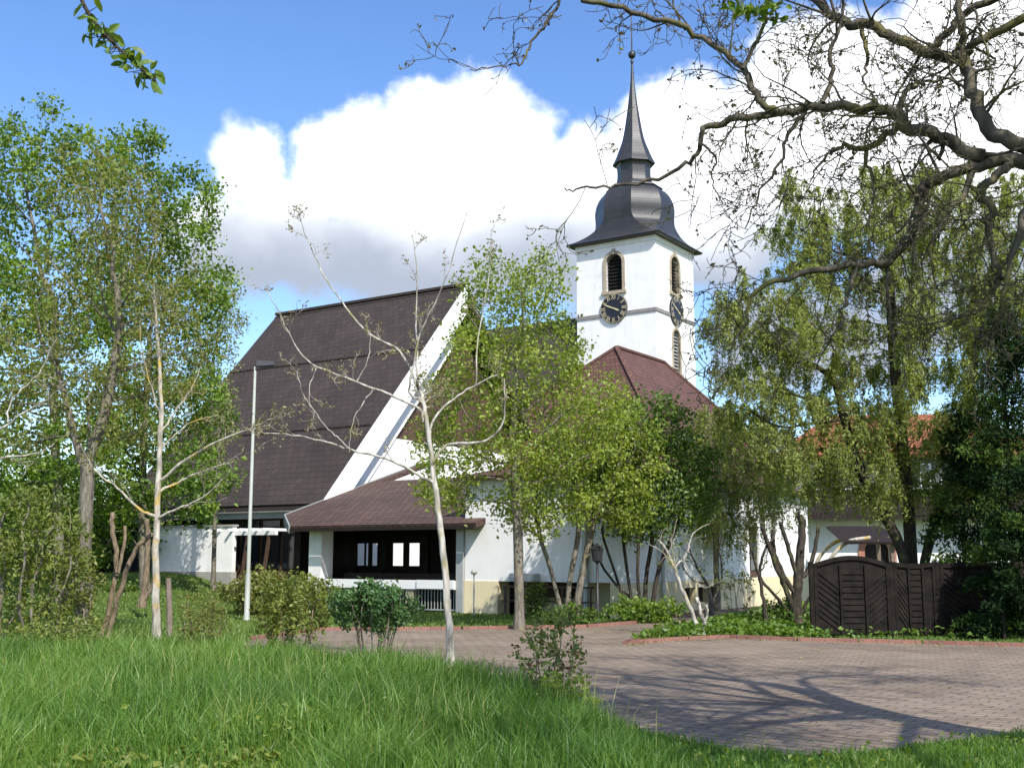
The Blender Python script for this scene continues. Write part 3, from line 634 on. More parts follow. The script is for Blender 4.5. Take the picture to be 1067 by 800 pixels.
# --- porch: low tiled roof sweeping off the gable, dark timber inside
k = .302; pz = lambda v: 3.08 + (v - 28.58) * k
B = MB(); PU1, PVT = -19.2, 36.4
pts = [(-28.3, 28.58, pz(28.58)), (-26.6, 27.1, pz(27.1)), (PU1, 27.1, pz(27.1)), (PU1, PVT, pz(PVT)), (-28.3, PVT, pz(PVT))]
VT = 33.2; B.slab([pts[0], pts[1], pts[2], (PU1, VT, pz(VT)), (-27.95, VT, pz(VT)), (-27.95, PVT, pz(PVT)), pts[4]], .16); PR = cb(B, 'porch_roof', M['porchroof'])
B = MB(); o_ = np.array([0, 0, .05])
for q, r_ in ((pts[0], pts[1]), (pts[4], pts[0])):
    q = np.array(q); r_ = np.array(r_); d = (r_ - q) / np.linalg.norm(r_ - q); n = np.cross(d, (0, 0, 1)); n /= np.linalg.norm(n); n = -n if n[0] > 0 else n
    B.bar(q + n * .05 - o_ * 2.2, r_ + n * .05 - o_ * 2.2, .06, .26)
cb(B, 'bargeboard', M['fascia'], PR, uv=False)
B = MB(); B.bar((-26.55, 27.04, pz(27.1) - .13), (PU1, 27.04, pz(27.1) - .13), .11, .11); cb(B, 'gutter', M['darkwood'], PR, uv=False)
B = MB(); B.box(-26.2, -25.65, 27.55, 28.1, 0, pz(27.8) - .18); cb(B, 'pillar', M['render'])
B = MB(); B.box(-20.2, -19.95, 27.5, 27.75, 0, pz(27.6) - .18); cb(B, 'downpipe_post', M['galv'], uv=False)
PB = MB()                                            # dark inner wall with slot openings to the bright court behind
sl_ = []; 
for a, b in ((353, 357.5), (359, 364), (372, 379.5), (381, 383.5), (387.5, 393), (409, 420), (426, 437)):
    sl_.append((on_v(a, 577, 31.5)[0], on_v(b, 577, 31.5)[0]))
zt, zb = on_v(380, 566, 31.5)[1], on_v(380, 589, 31.5)[1]; x0 = -27.9
wall_panel(PB, (x0, 31.5, 0), (1, 0, 0), (0, -1, 0), 8.5, 3.85, [(a - x0, b - x0, zb, zt, False, .04) for a, b in sl_])
PB.m = 1; PB.box(x0, -27.6, 28.6, 31.45, 0, 2.9)
cb(PB, 'timber_screen', [M['darkwood'], M['darkwood']], uv=False)
B = MB()
for px in (341, 367.5, 399, 446): u = on_v(px, 577, 31)[0]; B.box(u - .07, u + .07, 30.9, 31.06, 0, 3.4)
for v in (28.3, 29.6, 30.6): B.box(-27.5, -19.9, v, v + .12, pz(v) - .42, pz(v) - .2)
cb(B, 'timber_frame', M['darkwood'], uv=False)
B = MB(); zl0, zl1 = .68, .94
B.box(-25.64, -20.21, 27.45, 27.75, zl0, zl1); B.box(-21.6, -20.22, 27.4, 27.449, zl0 + .02, zl1 + .02)
cb(B, 'parapet_beam', M['white_wood'], uv=False)
B = MB(); B.box(-25.6, -20.22, 28.6, 28.75, 0, 1.12); cb(B, 'porch_back_wall', M['darkwood'], uv=False)
RL = MB()
for k_ in range(44): u = -25.5 + k_ * .12; RL.bar((u, 27.6, .04), (u, 27.6, .66), .022, .022)
RL.bar((-25.6, 27.6, .08), (-20.25, 27.6, .08), .04, .04); cb(RL, 'railing', M['galv'], uv=False)
for u0, u1 in ((-24.3, -23.9), (-22.1, -21.8)): B = MB(); B.box(u0, u1, 27.5, 27.8, 0, .66); cb(B, 'pier', M['sandstone'])

# --- white side building with the cream plinth
BU0, BU1, BV0, BV1, BZ = -19.94, -14.5, 27.6, 42.2, 4.0
B = MB(); pl = .95; r0, r1 = -18.75, -15.05
B.m = 0; wall_panel(B, (BU0, BV0, pl), (1, 0, 0), (0, -1, 0), BU1 - BU0, BZ - pl, [])
hs_ = []
for px in (719, 733, 745): v, z = on_u(px, 619, BU1); hs_.append((v - BV0 - .42, v - BV0 + .42, .28 - .0, .74, False, .25))
dv_ = on_u(786.5, 600, BU1)[0] - BV0
B.m = 0; wall_panel(B, (BU1, BV0, pl), (0, 1, 0), (1, 0, 0), BV1 - BV0, BZ - pl, [(dv_ - .42, dv_ + .42, .0, 2.25 - pl + .4, False, .15)])
B.m = 1; wall_panel(B, (BU1 + .03, BV0 - .03, 0), (0, 1, 0), (1, 0, 0), BV1 - BV0 + .03, pl, hs_)
B.box(BU0, r0, BV0 - .03, BV0 + .6, 0, pl); B.box(r1, BU1 + .028, BV0 - .03, BV0 + .6, 0, pl - .003)
B.m = 1; B.poly([(r0, BV0 + 1.1, 0), (r1, BV0 + 1.1, 0), (r1, BV0 + 1.1, pl), (r0, BV0 + 1.1, pl)]); B.m = 0; B.poly([(r0, BV0, pl), (r0, BV0 + 1.1, pl), (r1, BV0 + 1.1, pl), (r1, BV0, pl)][::-1])
B.poly([(BU0, BV1, 0), (BU0, BV0, 0), (BU0, BV0, BZ), (BU0, BV1, BZ)]); B.poly([(BU1, BV1, 0), (BU0, BV1, 0), (BU0, BV1, BZ), (BU1, BV1, BZ)])
AN = cb(B, 'side_building_wall', [M['render'], M['plinth']], uv=False)
for a, b, c, d, *_ in hs_:
    B = MB(); B.box(BU1 - .24, BU1 - .2, BV0 + a, BV0 + b, c, d); B.m = 1; B.box(BU1 - .199, BU1 - .16, BV0 + (a + b) / 2 - .025, BV0 + (a + b) / 2 + .025, c, d); cb(B, 'basement_window', [M['glass'], M['brownwood']], AN, uv=False)
B = MB(); B.box(BU1 - .14, BU1 - .05, BV0 + dv_ - .4, BV0 + dv_ + .4, .96, 2.6); B.m = 1; B.box(BU1 - .049, BU1 - .02, BV0 + dv_ - .28, BV0 + dv_ + .28, 1.2, 2.4)
cb(B, 'side_window', [M['brownwood'], M['glass']], AN, uv=False)
B = MB(); mu = (BU0 + BU1) / 2; o = .35; q = [(BU0 - .1, BV0 - o, BZ), (BU1 + o, BV0 - o, BZ), (BU1 + o, BV1, BZ), (BU0 - .1, BV1, BZ)]; ra, rb = (mu, BV0 + 2.2, BZ + .75), (mu, BV1, BZ + .75)
for f_ in ([q[0], q[1], ra], [q[1], q[2], rb, ra], [q[3], q[0], ra, rb]): B.slab(f_, .12)
cb(B, 'side_building_roof', M['wingroof'])
for px in (610.5,):
    u, z = on_v(px, 600, BV0 - .1); B = MB(); B.tube([(u, BV0 - .12, 0), (u, BV0 - .12, BZ - .05)], .09, 8); cb(B, 'downpipe', M['galv'], uv=False, smooth=True)
v, z = on_u(690, 600, BU1 + .1); B = MB(); B.tube([(BU1 + .13, v, 0), (BU1 + .13, v, BZ - .05)], .06, 8); cb(B, 'downpipe', M['galv'], uv=False, smooth=True)  # grey pipe added in place of a shaded return of the wall
B = MB()                                             # ramp handrail in front of the recess
for u in (-18.3, -17.3, -16.4, -15.5): B.bar((u, 27.3, 0), (u, 27.3, .82), .045, .045)
B.bar((-18.4, 27.3, .82), (-15.4, 27.3, .82), .05, .05); B.bar((-18.4, 27.3, .42), (-15.4, 27.3, .42), .035, .035); cb(B, 'handrail', M['brownwood'], uv=False)
B = MB(); B.box(-18.1, -17.3, 27.2, 27.58, .96, 1.18); B.m = 1; B.box(-18.2, -16.7, 28.3, 28.65, 0.5, .9); cb(B, 'entrance_canopy', [M['galv'], M['brownwood']], uv=False)

# ------------------------------------------------------------------ other buildings
p0 = P(160, 598, 44.5); p1 = P(243, 600, 42.5)
GW = empty('garden_wall', (p0 + p1) / 2 * [1, 1, 0] + [0, 0, .6], 'white garden wall on a pale base behind the left lawn', 'wall', rz=math.atan2(p1[1] - p0[1], p1[0] - p0[0]))
L_ = np.linalg.norm((p1 - p0)[:2]) / 2
B = MB(); B.box(-L_, L_, -.1, .1, .48, 2.15); B.build('wall', M['render'], GW); B = MB(); B.box(-L_ - .02, L_ + .02, -.14, .14, -.3, .48); B.build('base', M['concrete'], GW); B = MB(); B.box(-L_ - .04, L_ + .04, -.16, .16, 2.15, 2.22); B.build('coping', M['concrete'], GW)

p = P(100, 600, 46); SH = empty('garden_shed', (p[0], p[1], .85), 'dark grey boarded shed under the maples behind the left lawn', 'shed')
B = MB()
for i in range(40): B.box(-4.5 + i * .16, -4.5 + i * .16 + .145, -1.5 - (i % 2) * .012, -1.45, 0, 2.1)
B.box(-4.5, 1.9, -1.449, 1.5, 0, 2.1); B.build('wall', M['greyshed'], SH)
B = MB(); B.slab([(-4.8, -1.8, 2.1), (2.2, -1.8, 2.1), (2.2, 1.8, 2.6), (-4.8, 1.8, 2.6)], .12); B.build('roof', M['metal'], SH)

hx = P(826, 560, 47)[0]; HO = empty('house', (hx + 4, 49, 0), 'white house with orange hipped roof, grey upper storey and dark balcony behind the willow', 'house', rz=-.10)
B = MB(); hw = 5.2; B.m = 0; wall_panel(B, (-4, -2.5, 0), (1, 0, 0), (0, -1, 0), 2 * hw, 3.3, [(3.05, 4.05, .0, 2.35, True, .3)]); B.poly([(-4, 3, 0), (-4, -2.5, 0), (-4, -2.5, 3.3), (-4, 3, 3.3)]); B.build('wall', M['render'], HO)
B = MB(); B.box(-4.02, 6.4, -2.48, 3, 3.3, 5.75); UW = B.build('upper_wall', M['greyslate_wall'], HO, uv=True)
for x in (-3.3, -2.1, 1.0, 2.2, 4.6):
    B = MB(); B.box(x, x + .85, -2.54, -2.482, 4.35, 5.4); B.m = 1; B.box(x + .07, x + .4, -2.56, -2.541, 4.42, 5.33); B.box(x + .45, x + .78, -2.56, -2.541, 4.42, 5.33); B.build('window', [M['white_wood'], M['glass']], HO)
B = MB(); B.box(-4.3, 6.4, -3.6, -2.52, 3.25, 3.4)
for i in range(72): B.box(-4.3 + i * .148, -4.3 + i * .148 + .135, -3.62, -3.58, 3.1, 4.25)
B.box(-4.3, 6.4, -3.66, -3.621, 4.2, 4.28); B.build('balcony', M['darkwood'], HO)
B = MB(); q = [(-4.6, -3.1, 5.75), (7.0, -3.1, 5.75), (7.0, 3.6, 5.75), (-4.6, 3.6, 5.75)]; ra, rb = (-1.6, .2, 7.75), (4.0, .2, 7.75)
for f_ in ([q[0], q[1], rb, ra], [q[1], q[2], rb], [q[2], q[3], ra, rb], [q[3], q[0], ra]): B.slab(f_, .15)
B.build('roof', M['orangeroof'], HO, uv=True)
B = MB(); oi = arch_outline(-.45, 0, 2.35, 1.0); oo = arch_outline(-.45, 0, 2.6, 1.5)
for (a, b, c, d) in zip(oi[:-1], oi[1:], oo[:-1], oo[1:]): B.hexa([(a[0], -2.45, a[1]), (b[0], -2.45, b[1]), (d[0], -2.45, d[1]), (c[0], -2.45, c[1]), (a[0], -2.56, a[1]), (b[0], -2.56, b[1]), (d[0], -2.56, d[1]), (c[0], -2.56, c[1])])
B.build('doorway_arch', M['redstone'], HO); B = MB(); B.box(-.95, .05, -2.25, -2.2, 0, 2.35); B.build('door', M['darkwood'], HO)
B = MB(); B.tube([(-4.06, -2.58, 0), (-4.06, -2.58, 3.1)], .05, 8); B.build('downpipe', M['metal'], HO, smooth=True)

p = P(882, 600, 40); AB = empty('garden_arbour', (p[0], p[1], 0), 'curved pale timber arbour with a small brown roof behind the fence', 'arbour')
for s in (0, 1.6):
    B = MB(); B.tube(smooth_poly([(-.75, s, 0), (-.7, s, .9), (-.5, s, 1.6), (.1, s, 2.15), (.9, s, 2.3)], 5), .07, 6); B.build('curved_post', M['bark_pale'], AB, smooth=True)
B = MB(); B.slab([(-.1, -.3, 2.15), (1.9, -.3, 2.15), (1.9, 1.9, 2.75), (-.1, 1.9, 2.75)], .08); B.build('roof', M['darkwood'], AB)
for y0, z1 in ((0, 2.15), (1.5, 2.4)): B = MB(); B.box(1.6, 1.72, y0, y0 + .12, 0, z1); B.build('post', M['greywood'], AB)

# fence of arched panels
FE = empty('fence', (8.6, 24.4, 0), 'dark stained wooden panel fence with arched tops beside the paved drive', 'fence')
def fpanel(xa, ya, xb, yb, h, bow):
    B = MB(); d = np.array([xb - xa, yb - ya]); L = np.linalg.norm(d); d /= L; n = np.array([d[1], -d[0]])
    def pt(s, z, o): return (xa + d[0] * s + n[0] * o, ya + d[1] * s + n[1] * o, z)
    top = lambda s: h + bow * math.sin(math.pi * s / L)
    K = 14
    for i in range(K):                                 # framed back board, then diagonal laths
        a, b = L * i / K, L * (i + 1) / K; B.hexa([pt(a, .08, 0), pt(b, .08, 0), pt(b, .08, -.02), pt(a, .08, -.02), pt(a, top(a), 0), pt(b, top(b), 0), pt(b, top(b), -.02), pt(a, top(a), -.02)])
        B.hexa([pt(a, top(a) - .07, .045), pt(b, top(b) - .07, .045), pt(b, top(b) - .07, .002), pt(a, top(a) - .07, .002), pt(a, top(a) + .02, .045), pt(b, top(b) + .02, .045), pt(b, top(b) + .02, .002), pt(a, top(a) + .02, .002)])
    for s0, s1 in ((0, .07), (L - .07, L), (L / 3, L / 3 + .05), (2 * L / 3, 2 * L / 3 + .05)): B.hexa([pt(s0, .05, .04), pt(s1, .05, .04), pt(s1, .05, .002), pt(s0, .05, .002), pt(s0, h - .02, .04), pt(s1, h - .02, .04), pt(s1, h - .02, .002), pt(s0, h - .02, .002)])
    for part, sg in ((0, -1), (1, 0), (2, 1)):
        s0, s1 = L * part / 3 + .06, L * (part + 1) / 3 - .02
        for i in range(14):
            z = .05 + i * .125; dz = sg * .35
            za, zb_ = z - dz / 2 * 1, z + dz / 2
            if min(za, zb_) < .08 or max(za, zb_) > h - .1: continue
            B.hexa([pt(s0, za, .022), pt(s1, zb_, .022), pt(s1, zb_, .003), pt(s0, za, .003), pt(s0, za + .095, .014), pt(s1, zb_ + .095, .014), pt(s1, zb_ + .095, .003), pt(s0, za + .095, .003)])
    return B
fx = [(6.25, 24.0), (8.0, 24.25), (9.0, 24.3), (10.75, 24.45), (12.5, 24.6)]
for i in range(4):
    fpanel(*(np.array(fx[i]) + [.05, 0]), *(np.array(fx[i + 1]) - [.05, 0]), 1.5 if i != 1 else 1.54, [.17, -.05, .02, .15][i]).build('panel', M['fence'], FE, off=(8.6, 24.4, 0))
for x, y in fx:
    B = MB(); B.box(x - .045, x + .045, y - .045, y + .045, 0, 1.56); B.build('post', M['fence'], FE, off=(8.6, 24.4, 0))

# street lamp
b = P(257, 645, 30); t = P(262.5, 382, 30); LP = empty('street_lamp', (b[0], b[1], 0), 'pale tapered street lamp post standing in the left lawn', 'street lamp')
h = t[2]; B = MB(); B.lathe([(.11, 0), (.11, .05), (.072, .08), (.066, 1.2), (.052, 1.25), (.034, h)], (0, 0, 0), 14); B.build('pole', M['polewhite'], LP, smooth=True)
B = MB(); B.bar((-.02, 0, h + .04), (.2, 0, h + .06), .06, .06); B.build('arm', M['metal'], LP)
B = MB(); B.hexa([(.05, -.13, h + .0), (.52, -.11, h + .03), (.52, .11, h + .03), (.05, .13, h + .0), (.05, -.1, h + .16), (.5, -.08, h + .14), (.5, .08, h + .14), (.05, .1, h + .16)]); B.build('lamp_head', M['metal'], LP)
B = MB(); B.box(.12, .48, -.08, .08, h - .02, h + .015); B.build('diffuser', M['glass'], LP)
b = g(513, 640); b2 = CW(-18.9, 26.6); TLP = empty('bollard_light', (b2[0], b2[1], 0), 'thin white garden light standing before the cream plinth', 'garden light')
B = MB(); B.lathe([(.06, 0), (.03, .04), (.022, .06), (.022, 1.15)], k=8); B.build('pole', M['polewhite'], TLP, smooth=True)
B = MB(); B.lathe([(.02, 1.15), (.09, 1.17), (.09, 1.24), (.03, 1.3)], k=10); B.build('lamp_head', M['polewhite'], TLP, smooth=True)
b = P(623, 645, 28.5); LN = empty('lantern_post', (b[0], b[1], 0), 'black lantern on a slim post among the multi stemmed trees', 'lantern')
B = MB(); B.lathe([(.07, 0), (.04, .06), (.028, .1), (.028, 1.5)], k=8); B.build('pole', M['metal'], LN, smooth=True)
B = MB(); B.lathe([(.03, 1.5), (.12, 1.56), (.15, 1.82), (.17, 1.84), (.03, 1.98)], k=8); B.build('lantern', M['metal'], LN)

# ------------------------------------------------------------------ trees
def gz(px, py, Y):                                      # a point on the ground below a picture column at distance Y
    q = P(px, py, Y); return np.array([q[0], q[1], float(H(q[0], q[1]))])
def stem(root, px_pts, Y, n=10): return chain([root] + [P(a, b, Y) for a, b in px_pts], n)
LG = 'trees on the left lawn'
r = gz(62, 640, 33)
make_tree('maple_tree', 'tall bright green maple, tallest crown of the left lawn', 'tree', 1, r, [stem(r, [(60, 520), (56, 420), (58, 330)], 33, 14)],
          [(48, 165, 55, 68, 2.0), (-10, 210, 75, 100, 2.2), (95, 190, 52, 62, 1.8), (-25, 340, 90, 110, 2.4), (75, 330, 80, 105, 2.2), (20, 460, 110, 90, 2.2), (-10, 520, 90, 60, 2.0)], 33, 1250, .34, .15, .008, 'bark_grey', 'leaf_bright', 34000, .115, .20, .8, lift=.12, group=LG)
r = gz(150, 630, 37)
make_tree('maple_tree', 'bright green maple between the tallest crown and the dark roof', 'tree', 2, r, [stem(r, [(148, 540), (150, 450), (156, 370)], 37, 12)],
          [(150, 175, 38, 48, 1.7), (192, 225, 36, 66, 1.6), (205, 320, 38, 60, 1.7), (150, 300, 60, 90, 2.0), (165, 430, 80, 70, 2.2), (195, 508, 55, 42, 1.8), (120, 500, 60, 55, 1.8), (60, 520, 60, 45, 1.8)], 37, 900, .36, .14, .008, 'bark_grey', 'leaf_bright', 31000, .118, .21, .8, lift=.12, group=LG)
r = gz(86, 662, 22.5)
make_tree('ash_tree', 'olive budding tree with thick grey trunk standing before the maples', 'tree', 3, r, [stem(r, [(87, 590), (90, 520), (92, 470), (94, 400)], 22.5, 12), stem(P(90, 500, 22.5), [(74, 440), (60, 380)], 22.4, 6), stem(P(91, 480, 22.5), [(110, 430), (122, 360)], 22.6, 6)],
          [(120, 250, 62, 100, 1.3), (170, 340, 62, 90, 1.3), (60, 350, 62, 90, 1.3), (130, 420, 85, 60, 1.3), (20, 420, 50, 70, 1.2), (90, 200, 50, 60, 1.0)], 22.5, 1100, .20, .14, .003, 'bark_grey', 'leaf_olive', 17000, .07, .13, .55, lift=.1, wob=.3, group=LG)
r = gz(222, 615, 40)
make_tree('willow_tree', 'pale slender spring willow beside the dark roof edge', 'tree', 4, r, [stem(r, [(224, 540), (228, 450)], 40, 8)],
          [(236, 330, 24, 50, 1.0), (220, 390, 36, 55, 1.2), (214, 450, 30, 50, 1.2)], 40, 350, .3, .08, .006, 'bark_grey', 'leaf_pale', 7000, .11, .18, .4, lift=.1, hang=.4, group=LG)

def bare_tree(name, label, cat, seed, limbs, Y, barkm, nsh, L, lv, k=3, group=None, leafm=None, leaf=.05, nl=4, ang=(.4, 1.0), up=.12, wob=.3, root=None, bud=.03, twig='twigs', rtip=.003, sub=3, split=.0):
    rng = np.random.default_rng(seed); tr = traced(rng, limbs); root = tr[0][0][0] if root is None else root
    T = empty(name, root, label, cat, group); B = MB(); tips = []; TB = MB()
    for i, (q, rr) in enumerate(tr):
        if not i: rr[0] *= 1.5; rr[1] *= 1.2; rr[2] *= 1.08
        B.tube(q, rr, 9 if rr[0] > .03 else 6, cap=True)
    B.build('trunk', M[barkm], T, smooth=True, off=root)
    for i, (q, rr) in enumerate(tr):
        ln = np.linalg.norm(np.diff(q, axis=0), axis=1).sum()
        if i == 0 and split: q, rr = q[int(len(q) * split):], rr[int(len(q) * split):]
        tips.append((q[-1], 3))
        shoots(rng, TB, q, rr[0], rr[-1], max(1, int(nsh * ln)), L, lv, wob, ang, up, tips, k, rtip, .25 if i else .5, sub)
    TB.build(twig, M[barkm], T, smooth=True, off=root)
    if leafm:
        c = np.array([t for t, _ in tips]); c = np.repeat(c, nl, 0) + rng.normal(size=(len(c) * nl, 3)) * bud
        LB = MB(); leaves(LB, rng, c, leaf, .5, .5); LB.build('young_leaves', M[leafm], T, off=root, var=True)
    return T
# the pale bare tree in front of the church
y = 17.5
bare_tree('young_walnut_tree', 'pale slender bare tree in front of the church porch', 'tree', 5, [
    ([(470, 696), (467, 640), (463, 585), (457, 530), (450, 482), (444, 435), (440, 410)], y, y, .062, .030),
    ([(441, 440), (437, 426), (405, 411), (361, 394), (338, 386), (314, 369), (294, 332), (277, 301)], y, y - .5, .026, .006),
    ([(440, 412), (429, 389), (415, 365), (385, 348), (361, 321), (338, 288), (321, 250), (309, 217)], y, y + .4, .026, .006),
    ([(440, 414), (436, 399), (434, 345), (434, 278), (430, 244)], y, y + .1, .022, .006),
    ([(439, 416), (427, 410), (429, 389), (439, 345), (463, 294), (486, 223)], y, y - .6, .022, .006),
    ([(447, 455), (452, 436), (473, 416), (496, 401), (517, 391)], y, y + .5, .024, .008), ([(496, 401), (498, 352), (510, 288), (511, 240)], y + .4, y + .7, .013, .005),
    ([(451, 484), (466, 464), (503, 460), (522, 446), (526, 420), (525, 395)], y, y - .4, .025, .007),
    ([(455, 505), (430, 492), (408, 480), (371, 470), (340, 460), (305, 453), (268, 450)], y, y - .7, .026, .006), ([(365, 468), (354, 458), (338, 443), (316, 410), (309, 386)], y - .4, y - .6, .013, .004), ([(390, 404), (372, 430), (365, 455), (364, 470)], y, y - .2, .010, .004),
    ([(372, 397), (384, 372), (386, 345)], y, y, .012, .004), ([(330, 382), (322, 410), (330, 440)], y - .2, y - .2, .010, .004)],
    y, 'bark_white', 2.2, .42, 2, leafm='leaf_brown', leaf=.042, nl=4, bud=.026, split=.75)
y = 21
bare_tree('lime_tree', 'bare staked tree with yellow lichen on its pale trunk', 'tree', 6, [
    ([(163, 676), (162, 620), (163, 560), (165, 500), (168, 440), (167, 390), (163, 340), (160, 300)], y, y, .082, .014),
    ([(164, 540), (185, 530), (211, 518), (232, 500)], y, y - .4, .028, .006), ([(167, 512), (190, 500), (215, 490), (243, 481)], y, y + .5, .030, .006), ([(168, 500), (195, 478), (234, 457), (262, 446), (282, 436)], y, y - .6, .034, .005),
    ([(162, 538), (146, 531), (122, 508), (97, 488), (84, 462)], y, y - .5, .034, .006), ([(168, 450), (182, 430), (198, 407), (210, 380)], y, y + .4, .024, .005), ([(167, 470), (180, 455), (200, 440), (225, 432)], y, y + .2, .022, .005), ([(168, 440), (160, 410), (150, 375), (146, 340)], y, y - .3, .020, .005)],
    y, 'bark_pale', 3.2, .5, 2, leafm='leaf_olive', leaf=.045, nl=4, bud=.05, split=.5)
y = 14
bare_tree('young_lime_tree', 'bare sapling reaching in from the left edge of the lawn', 'tree', 7, [
    ([(-60, 760), (-58, 640), (-50, 540), (-40, 470), (-30, 400)], y, y, .05, .02), ([(-42, 480), (0, 448), (25, 430), (50, 415), (72, 398)], y, y - .3, .022, .005), ([(8, 440), (14, 415), (40, 390), (60, 352)], y - .1, y + .1, .012, .004), ([(-45, 500), (0, 478), (40, 472), (72, 448)], y, y + .3, .02, .004)],
    y, 'bark_white', 3, .35, 2, leafm='leaf_olive', leaf=.035, nl=3, bud=.03)
# stake
b = gz(177, 672, 20.8); B = MB(); t_ = P(175.5, 602, 20.8); B.tube([b, b * .5 + t_ * .5 + [.01, 0, 0], t_], [.055, .052, .05], 8, cap=True)
tag(B.build('tree_stake', M['greywood'], off=(0, 0, 0)), 'weathered round wooden stake beside the lichened trunk', 'stake')
# two lopped trunks
bare_tree('lopped_tree', 'lopped leaning pair of pale trunks left of the staked tree', 'tree stump', 8, [
    ([(104, 668), (112, 640), (122, 590), (118, 555), (116, 534)], 22, 22.2, .052, .045), ([(112, 668), (118, 640), (130, 600), (142, 572), (158, 556)], 22, 21.8, .055, .042), ([(122, 600), (128, 575), (131, 548)], 22, 22.1, .036, .03)], 22, 'bark_brown', .8, .25, 1)
bare_tree('lopped_tree', 'lone slim lopped trunk at the back of the left lawn', 'tree stump', 18, [
    ([(148, 632), (152, 600), (154, 565), (153, 540)], 30, 30, .09, .06), ([(148, 630), (160, 605), (163, 580)], 30, 30, .06, .04)], 30, 'bark_brown', .6, .3, 1)

# in front of the white side building
r = gz(541, 657, 26.5); r[2] = 0
make_tree('maple_tree', 'leafy spring maple in front of the white side building', 'tree', 9, r, [stem(r, [(541, 620), (540, 580), (539, 540), (536, 480)], 26.5, 12)],
          [(535, 325, 58, 62, 1.2), (560, 290, 40, 36, .9), (510, 300, 34, 44, .9), (515, 400, 80, 70, 1.7), (570, 390, 52, 60, 1.5), (600, 460, 50, 60, 1.5), (530, 480, 84, 52, 1.8), (470, 500, 42, 42, 1.2), (585, 515, 60, 40, 1.4), (560, 300, 35, 30, .8), (630, 430, 38, 40, 1.2), (455, 470, 36, 44, 1.0)], 26.5, 1100, .22, .115, .005, 'bark_grey', 'leaf_maple', 25000, .078, .15, .7, lift=.12, shell=.36)
r = gz(588, 640, 28.8); r[2] = 0
make_tree('field_maple', 'forked two stemmed tree beside the lantern post', 'tree', 10, r, [stem(r, [(578, 610), (570, 580), (560, 556)], 28.8, 7), stem(r + [.1, .1, 0], [(592, 610), (600, 575), (604, 545)], 29, 7), stem(r + [.25, 0, 0], [(604, 610), (612, 575), (618, 540)], 28.8, 7)],
          [(600, 490, 60, 50, 1.4), (640, 470, 50, 60, 1.4), (560, 530, 45, 28, 1.2), (650, 520, 40, 36, 1.3)], 28.8, 550, .24, .09, .006, 'bark_grey', 'leaf_maple', 14000, .08, .17, .7, lift=.08, shell=.36)
r = gz(668, 640, 30); r[2] = 0
make_tree('hazel_tree', 'dark green many stemmed hazel before the corner of the side building', 'tree', 11, r, [stem(r + [a * .3, b_ * .2, 0], [(664 + a * 22, 600), (666 + a * 38, 560)], 30 + b_ * .5, 6) for a, b_ in ((-1, 0), (-.45, 1), (0, -1), (.4, .6), (.9, -.2))] + [stem(r + [.55, 0, 0], [(640, 610), (622, 578), (612, 555)], 30, 7)],
          [(680, 455, 46, 48, 1.3), (705, 500, 50, 50, 1.4), (655, 520, 48, 42, 1.4), (690, 540, 44, 28, 1.2), (640, 490, 35, 35, 1.1)], 30, 650, .22, .06, .006, 'bark_dark', 'leaf_dark', 15500, .09, .17, .7, shell=.36)

def weeping(name, label, seed, root, chains, env, Y, n_attr, D, r_base, barkm, leafm, nst, lst, leaf, nper, group=None, sway=.10):
    """tree whose fine twigs hang in leafy strands"""
    rng = np.random.default_rng(seed); T = empty(name, root, label, 'tree', group); attr = envelope(rng, env, Y, n_attr, .5)
    Pn, par = colonize(rng, chains, attr, D, D * 1.4, wob=.35, up=.1); r_, ch = radii(par, .005, r_base, 2.0)
    B = MB(); skeleton_mesh(B, Pn, par, r_); B.build('trunk', M[barkm], T, smooth=True, off=root)
    cand = np.where(r_ < .006 + (r_base - .006) * .16)[0]; TB = MB(); cs = []; vs = []
    for i in rng.choice(cand, nst):
        L = lst * rng.uniform(.35, 1.25); m = 6; p = Pn[i].copy(); d = rng.normal(size=3) * .6; d[2] = abs(d[2]) * .3; path = [p.copy()]
        for j in range(m):
            d = d * .6 + np.array([0, 0, -.55]) + rng.normal(size=3) * sway; p = p + d / np.linalg.norm(d) * L / m; path.append(p.copy())
        path = np.array(path); TB.tube(path, np.linspace(.006, .002, m + 1), 3); t = rng.random(nper) * m; k = t.astype(int).clip(0, m - 1); f = (t - k)[:, None]
        cs.append(path[k] * (1 - f) + path[k + 1] * f + rng.normal(size=(nper, 3)) * .03); vs.append(np.full(nper, rng.random()))
    TB.build('twigs', M[barkm], T, off=root); LB = MB(); leaves(LB, rng, np.concatenate(cs), leaf, .38, .25, hang=1.0, var=np.concatenate(vs) * .7 + .15); LB.build('crown', M[leafm], T, off=root, var=True); return T
r = gz(747, 628, 35); r[2] = 0
weeping('birch_tree', 'light green weeping birch hanging before the white side wall', 12, r, [stem(r, [(746, 560), (746, 490), (750, 440)], 35, 12)],
        [(760, 455, 60, 42, 1.8), (800, 490, 50, 50, 1.7), (735, 490, 45, 55, 1.6), (800, 430, 36, 34, 1.4), (770, 520, 60, 30, 1.6)], 35, 330, .36, .09, 'bark_grey', 'leaf_willow', 1500, 1.25, .09, 20)
r = gz(950, 640, 28); r[2] = 0
